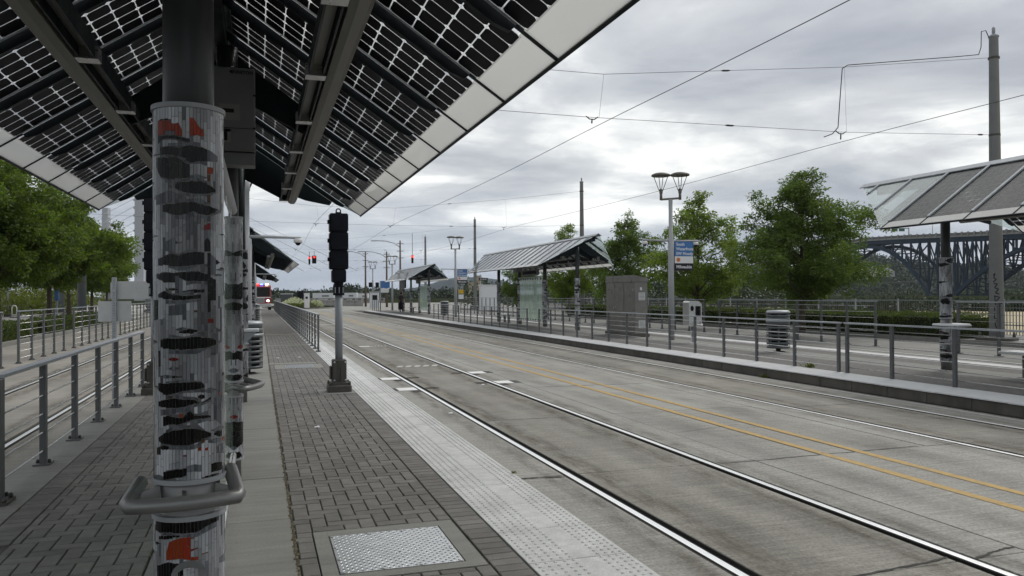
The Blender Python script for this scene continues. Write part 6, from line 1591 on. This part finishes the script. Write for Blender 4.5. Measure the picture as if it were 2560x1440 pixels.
boxthing('pay_machine', 767, 100, .62, .5, 1.75, 'signw', 'pale pay machine pillar in front of the island', 'machine', 'screen')
for k, (px, lab) in enumerate(((756, 'round bike rack hoop left of the pay machine'), (784, 'round bike rack hoop right of the pay machine'))):
    p = xy(px, 100.5); t = thing('bike_rack', (p.x, p.y, 0), lab, 'bike rack', 'round bike racks')
    MB().tube([(p.x+.42*math.cos(a*PI/10), p.y, .75+.42*math.sin(a*PI/10)) for a in range(21)], .04, 6, cap=False).build('hoop', 'lampm', t); MB().tube([(p.x, p.y, 0), (p.x, p.y, .35)], .05, 6).build('post', 'lampm', t)
# street light poles and hanging signals
def street_pole(px, top, d, arm, label, trans=True):
    p = xy(px, d); h_ = CAMZ+(737-top)*d/FPX; t = thing('street_light', (p.x, p.y, 0), label, 'street light', 'street lights at the crossing')
    MB().tube([(p.x, p.y, 0), (p.x, p.y, h_)], [.17, .10], 8).build('pole', 'wood', t)
    u = rt*arm; a = Vector((p.x, p.y, h_-.9)); MB().tube([a, a+u*.25+Vector((0, 0, .55)), a+u*.6+Vector((0, 0, .85)), a+u+Vector((0, 0, .9))], .06, 6).build('lamp_arm', 'galv', t)
    e_ = a+u+Vector((0, 0, .88)); MB().box(e_+u.normalized()*.3, (.7, .25, .12), -YAW).build('luminaire', 'galv', t)
    for zz in (.4, 1.4, 2.3): MB().box((p.x, p.y, h_-zz), (.9, .1, .1), -YAW).build('cross_arm', 'galv', t)
street_pole(914, 627, 118, -3.2, 'street light pole with curved arm, leftmost of the three at the crossing'); street_pole(967, 628, 112, -3.4, 'street light pole with curved arm, between its two neighbours at the crossing'); street_pole(1001, 601, 105, -3.2, 'tallest street light pole of the three, beside the smallest shelter')
M['redlamp'] = emit('red_signal_lens', (1.0, .03, .02), 4.0)
def hang_signal(px, py, d, w_, label, face=True):
    p = PD(px, py, d); t = thing('hanging_signal', tuple(p), label, 'traffic signal', 'hanging signals'); x, y, z = p
    MB().cbox((x, y, z), (w_, .25, 1.0), .02).build('housing', 'black', t); MB().tube([(x, y, z+.5), (x, y, z+1.1 if px < 900 else z+3.2)], .03, 5).build('hanger', 'wire', t)
    for k in range(3):
        MB().lathe([(.12, 0), (.12, .03)], (0, 0, 0), 16).build('lens', 'redlamp' if k == 0 else 'dark', t, origin=(0, 0, 0)).matrix_local = Matrix.Translation((0, -.13, .32-k*.32)) @ Matrix.Rotation(PI/2, 4, 'X')
        MB().tube([(x, y-.12, z+.46-k*.32), (x, y-.34, z+.44-k*.32)], .07, 6).build('visor', 'black', t)
hang_signal(785.5, 649, 100, .52, 'wide hanging traffic signal showing red, next to a narrow one'); hang_signal(773.5, 651, 100, .22, 'narrow hanging signal showing red beside the wide one'); hang_signal(1031, 648, 98, .24, 'hanging red signal on a long rod above the smallest shelter')
# walk signals on the lamp posts by the crossing, ticket machine, pylon sign, small signs
for px, py, lab in ((926, 712, 'black walk signal on the lamp post at the crossing, left one'), (943, 712, 'black walk signal on the lamp post at the crossing, right one')):
    p = PD(px, py, 91); o = MB().cbox((p.x, p.y, p.z), (.38, .3, .55), .03).build('walk_signal', 'black'); tag(o, lab, 'signal')
def pylon(px, d, w_, h_, label, top='blue'):
    p = xy(px, d); t = thing('pylon_sign', (p.x, p.y, PZ), label, 'sign'); MB().box((p.x-w_/2+.06, p.y, PZ+h_/2), (.10, .1, h_)).build('post', 'pole', t); MB().box((p.x, p.y, PZ+h_-.35), (w_, .06, .7)).build('sign_board', top, t); MB().box((p.x, p.y, PZ+h_-.95), (w_*.8, .05, .42)).build('sign_board', 'signw', t)
pylon(962, 79, 1.0, 2.9, 'pylon sign with blue header at the end of the opposite platform')
t = thing('ticket_machine', tuple(xy(936, 82)+Vector((0, 0, PZ))), 'pale ticket machine at the far end of the opposite platform', 'machine'); p = xy(936, 82)
MB().cbox((p.x, p.y, PZ+.95), (.9, .6, 1.7), .03).build('body', 'signw', t); MB().box((p.x, p.y-.31, PZ+1.25), (.5, .02, .5)).build('screen', 'dark', t); MB().box((p.x, p.y, PZ+1.84), (1.0, .7, .10)).build('cap', 'pole', t)
p = PD(1153, 729, 52.4); t = thing('notice_sign', tuple(p), 'small yellow sign over a white notice on the sign lamp post', 'sign'); M['yel'] = mat('sign_yellow', (.62, .38, .02), .5)
MB().box((p.x, p.y, p.z), (.30, .02, .27)).build('yellow_plate', 'yel', t); MB().box((p.x-.02, p.y, p.z-.34), (.36, .02, .30)).build('white_plate', 'signw', t); MB().tube([(p.x-.2, p.y-.02, p.z-.5), (p.x-.2, p.y-.02, p.z+.2)], .02, 6).build('bracket', 'pole', t)
p = PD(1208, 698, 84.5); t = thing('street_name_sign', tuple(p), 'dark street name sign on the pole behind the shelter', 'sign'); MB().box((p.x, p.y, p.z), (1.0, .03, .28)).build('plate', 'signk', t); o = link('lettering', text_mesh('SW Moody', .16, .001, 'CENTER'), 'signw', t); o.rotation_euler = (PI/2, 0, 0); o.location = (0, -.02, -.05)
MB().tube([(p.x-.5, p.y, p.z), (p.x-1.0, p.y, p.z)], .02, 5).build('bracket', 'galv', t)
boxthing('substation_box', 1224, 78, 1.9, 1.2, 2.4, 'signw', 'large pale utility box behind the opposite platform', 'utility box', 'door')
p = xy(1187, 150); t = thing('tan_building', (p.x, p.y, 0), 'tan concrete structure in the distance beside the blue sign', 'building', rz=-YAW); M['tan'] = mat('tan_wall', (.32, .27, .20), .85)
MB().box((0, 0, 2.0), (2.2, 3, 4.0)).build('wall', 'tan', t); MB().box((.7, 0, 4.6), (.8, 2.4, 1.3)).build('tower', 'tan', t); MB().box((0, -1.52, 2.4), (.4, .05, 1.4)).build('window', 'dark', t)
p = xy(1420, 260); t = thing('riverside_building', (p.x, p.y, 0), 'low building with dark roof seen between the columns of the etched glass shelter', 'building', rz=-YAW)
MB().box((0, 0, 1.4), (12, 8, 2.8)).build('wall', 'tan', t); MB().prism([(-7, -4.5, 2.8), (7, -4.5, 2.8), (5, -4.5, 5.4), (-5, -4.5, 5.4)], (0, 9, 0)).build('roof', 'inv', t)
for k in range(4): MB().box((-4.2+k*2.8, -4.02, 1.5), (1.2, .06, 1.1)).build('window', 'dark', t)
# bollard lamps and posts on the left pavement
p = G(20, 792, .1); t = thing('slim_pole', tuple(p), 'slim grey pole on the left pavement under the trees', 'pole'); MB().tube([p, p+Vector((0, 0, 4.2))], .07, 8).build('pole', 'poleL', t); MB().cbox(p+Vector((0, 0, .1)), (.5, .5, .2), .03).build('footing', 'conc_dark', t)
p = G(30, 795, .1); t = thing('bike_hoop', tuple(p), 'white bent hoop beside the slim pole', 'bike rack'); MB().tube([p, p+Vector((0, 0, .8)), p+Vector((.08, 0, .95)), p+Vector((.25, 0, .95)), p+Vector((.32, 0, .8)), p+Vector((.32, 0, 0))], .04, 8).build('hoop', 'signw', t); MB().box(p+Vector((.16, 0, .03)), (.6, .25, .06)).build('foot', 'castiron', t)
p = G(142, 800, .1); t = thing('information_post', tuple(p), 'blue headed information post beside the forked tree', 'sign'); MB().box(p+Vector((0, 0, .7)), (.12, .12, 1.4)).build('post', 'poleL', t); MB().box(p+Vector((0, 0, 1.75)), (.26, .12, .8)).build('head', 'blue', t)
p = G(340, 800, .1); 
for k in range(4):
    q = p+Vector((k*.9-.9, k*.35, 0)); t = thing('bike_hoop', tuple(q), ['bike parking hoop in the row behind the sign plates, at the kerb end', 'second bike parking hoop of the row behind the sign plates', 'third bike parking hoop of the row behind the sign plates', 'bike parking hoop in the row behind the sign plates, next to the signal'][k], 'bike rack', 'bike hoops behind the sign plates'); MB().tube([q, q+Vector((0, 0, .7)), q+Vector((.12, 0, .85)), q+Vector((.5, 0, .85)), q+Vector((.62, 0, .7)), q+Vector((.62, 0, 0))], .035, 6).build('hoop', 'steel_l', t); MB().box(q+Vector((.31, 0, .3)), (.6, .03, .03)).build('cross_bar', 'steel_l', t)

# ================================================================== FIRE ENGINE
fx, fy = .1, 97.0
fe = thing('fire_engine', (fx, fy, 0), 'red fire engine with flashing lights facing along the walk', 'fire engine')
M['fred'] = mat('fire_red', (.28, .012, .015), .3, coat=.5)
cbm = MB(); cbm.prism([(fx-1.22, fy-1.9, .62), (fx-1.22, fy-1.95, 1.55), (fx-1.22, fy-1.7, 2.75), (fx-1.22, fy-1.4, 2.9), (fx-1.22, fy+1.5, 2.9), (fx-1.22, fy+1.5, .62)], (2.44, 0, 0)); cbm.build('cab', 'fred', fe)
MB().box((fx, fy+4.4, 1.75), (2.46, 5.7, 2.3)).build('body', 'fred', fe)
MB().prism([(fx-1.08, fy-1.985, 1.62), (fx+1.08, fy-1.985, 1.62), (fx+1.08, fy-1.76, 2.66), (fx-1.08, fy-1.76, 2.66)], (0, .03, 0)).build('windscreen', 'dark', fe)
MB().cbox((fx, fy-2.1, .62), (2.5, .5, .34), .04).build('bumper', 'steel_l', fe)
gr = MB().box((fx, fy-1.96, 1.18), (1.0, .06, .55)).build('grille', 'steel_l', fe)
for k in range(5): MB().box((fx, fy-2.0, .98+k*.1), (.9, .03, .04)).build('grille_bar', 'dark', gr)
MB().box((fx, fy-1.97, 1.5), (2.3, .04, .10)).build('white_stripe', 'signw', fe)
for s in (-1, 1):
    h_ = MB().box((fx+s*.88, fy-1.97, 1.12), (.42, .08, .24)).build('headlight', 'signw', fe); MB().lathe([(.10, 0), (.10, .03)], (0, 0, 0), 12).build('lamp', emit('headlamp_white', (1, .97, .9), 9.0), h_, origin=(0, 0, 0)).matrix_local = Matrix.Translation((s*.88, -2.02, 1.12)) @ Matrix.Rotation(PI/2, 4, 'X')
    MB().box((fx+s*1.45, fy-1.75, 2.0), (.16, .1, .5)).build('mirror', 'black', fe)
    for yy in (-1.0, 4.6): w_ = MB().tube([(fx+s*.95, fy+yy, .52), (fx+s*1.24, fy+yy, .52)], .52, 16).build('wheel', 'dark', fe); MB().tube([(fx+s*1.2, fy+yy, .52), (fx+s*1.26, fy+yy, .52)], .25, 12).build('rim', 'steel_l', w_)
lb = MB().cbox((fx, fy-1.2, 3.0), (1.8, .3, .2), .03).build('light_bar', 'black', fe)
for x_, c_, nm in ((-.75, (1, .25, .05), 'beacon_amber'), (-.25, (1, .05, .03), 'beacon_red'), (.2, (.12, .2, 1), 'beacon_blue'), (.75, (1, .9, .8), 'beacon_white')): MB().box((fx+x_, fy-1.37, 3.02), (.36, .05, .13)).build('beacon', emit(nm, c_, 5.0), lb)

# ================================================================== PERSON WAITING
def person(x, y, z, label):
    me = bpy.data.meshes.new('body'); 
    V = [(0, 0, .92), (0, .01, 1.12), (0, .02, 1.30), (0, .01, 1.42), (0, -.01, 1.50), (0, -.02, 1.60), (0, -.02, 1.66),
         (-.17, .02, 1.36), (-.21, .0, 1.12), (-.17, -.10, .92), (-.14, -.16, .88), (.17, .02, 1.36), (.22, -.02, 1.12), (.16, -.16, 1.02), (.08, -.22, 1.02),
         (-.09, 0, .86), (-.11, -.03, .48), (-.11, .02, .09), (-.12, -.12, .04), (.09, 0, .86), (.11, -.02, .48), (.13, .03, .09), (.14, -.11, .04)]
    E_ = [(0, 1), (1, 2), (2, 3), (3, 4), (4, 5), (5, 6), (2, 7), (7, 8), (8, 9), (9, 10), (2, 11), (11, 12), (12, 13), (13, 14), (0, 15), (15, 16), (16, 17), (17, 18), (0, 19), (19, 20), (20, 21), (21, 22)]
    rad = [.155, .14, .16, .075, .06, .085, .075, .075, .055, .042, .035, .075, .055, .042, .035, .10, .07, .05, .045, .10, .07, .05, .045]
    me.from_pydata(V, E_, []); o = bpy.data.objects.new('body_tmp', me); C.objects.link(o)
    md = o.modifiers.new('s', 'SKIN'); sv = me.skin_vertices[0].data
    for i, r_ in enumerate(rad): sv[i].radius = (r_, r_*(.72 if i in (0, 1, 2) else 1))
    sv[0].use_root = True
    o.modifiers.new('d', 'SUBSURF').levels = 1
    dg = bpy.context.evaluated_depsgraph_get(); m2 = bpy.data.meshes.new_from_object(o.evaluated_get(dg)); bpy.data.objects.remove(o)
    t = thing('person', (x, y, z), label, 'person', rz=.3)
    m2.materials.clear(); M['skin'] = mat('skin', (.20, .11, .075), .6); M['cloth'] = mat('dark_clothes', (.018, .018, .022), .85); M['shirt'] = mat('brown_top', (.06, .045, .04), .85)
    for k in ('cloth', 'shirt', 'skin'): m2.materials.append(M[k])
    for p in m2.polygons:
        c = p.center; p.use_smooth = True; p.material_index = 0 if c.z < .95 else (2 if (c.z > 1.46 or (c.z < 1.06 and (abs(c.x) > .1 or c.y < -.15))) else 1)
    link('body', m2, None, t)
    MB().lathe([(.0, .115), (.06, .10), (.095, .05), (.098, .0), (.085, -.05)], (0, .0, 1.63), 14).build('hair', 'black', t)
    for s in (-1, 1): MB().box((s*.032, -.105, 1.62), (.018, .012, .01)).build('eye', 'dark', t)
    MB().prism([(-.012, -.10, 1.585), (.012, -.10, 1.585), (0, -.125, 1.59), ], (0, 0, .03)).build('nose', 'skin', t)
    # bag held in front of the legs
    b = MB(); b.cbox((-.12, -.20, .52), (.34, .16, .62), .04); bo_ = b.build('bag', 'black'); bo_.parent = None; bo_.location = (x, y, z); tag(bo_, 'black bag held by the waiting person', 'bag')
    MB().tube([(-.14, -.17, .88), (-.12, -.19, .80)], .012, 6).build('strap', 'black', bo_, origin=(0, 0, 0))
person(11.9, 69.4, PZ, 'person in dark clothes standing with a bag under the smallest shelter')
# weed tufts
def weed(x, y, z, s, label):
    mb = MB()
    for k in range(60):
        a = random.uniform(0, 2*PI); leaf(mb, Vector((x+random.gauss(0, s*.25), y+random.gauss(0, s*.3), z)), Vector((math.cos(a), math.sin(a), random.uniform(.4, 1.6))), s*random.uniform(.4, 1.0), s*.06)
    tag(mb.build('weed_tuft', 'hedgeL'), label, 'weed')
weed(10.46, 13.3, PZ, .16, 'small weed tuft growing behind the coping by the railing gap'); weed(9.6, 13.6, 0, .12, 'dry weed tuft at the foot of the opposite kerb'); weed(2.03, 6.35, PZ, .035, 'tiny weed in the joint of the tactile edge')

# wind-blown bits: leaf litter and grit along the kerb, the grooves and the walk
random.seed(31)
db = MB()
def bit(x, y, z, s):
    a = random.uniform(0, PI); dx, dy = math.cos(a)*s, math.sin(a)*s
    db.add([(x-dx, y-dy, z), (x+dy*.5, y-dx*.5, z+s*.3), (x+dx, y+dy, z+.001), (x-dy*.5, y+dx*.5, z+s*.15)], [(0, 1, 2, 3)])
for k in range(1100):
    y = 6+random.random()**1.4*45; bit(9.64-abs(random.gauss(0, .035)), y, .003, random.uniform(.004, .017))
for k in range(260): bit(2.055+abs(random.gauss(0, .02)), 4+random.random()**1.5*20, .004, random.uniform(.003, .012))
for k in range(150): bit(random.uniform(-1.6, 1.4), 4+random.random()**1.4*16, PZ+.004, random.uniform(.003, .010))
for k in range(170): bit(random.uniform(2.1, 9.4), 4+random.random()**1.3*22, .006, random.uniform(.004, .013))
for k in range(120): bit(-2.08-abs(random.gauss(0, .1)), 7+random.random()*12, .004, random.uniform(.006, .02))
for k in range(60): bit(4.285-.0675+random.gauss(0, .012), 4+random.random()*9, -.02, random.uniform(.005, .012))
M['litter'] = mat('leaf_litter', (0.11, 0.085, 0.05), 0.95, island=0.7)
tag(db.build('leaf_litter', 'litter'), 'scattered leaf litter and grit along the kerb and rails', 'litter', kind='stuff')
# ================================================================== AIR
hzb = MB().box((0, 2450, 48), (9000, 5300, 105)).build('haze', None)
hm_ = bpy.data.materials.new('haze_air'); hm_.use_nodes = True; t = hm_.node_tree; t.nodes.clear()
o_ = N(t, 'ShaderNodeOutputMaterial'); v_ = N(t, 'ShaderNodeVolumePrincipled'); v_.inputs['Color'].default_value = (.80, .88, 1.0, 1); v_.inputs['Density'].default_value = 0.00008; v_.inputs['Anisotropy'].default_value = 0.2
t.links.new(v_.outputs[0], o_.inputs['Volume']); hzb.data.materials.append(hm_); hzb['kind'] = 'stuff'; hzb['label'] = 'thin bluish air over the whole place'; hzb['category'] = 'haze'
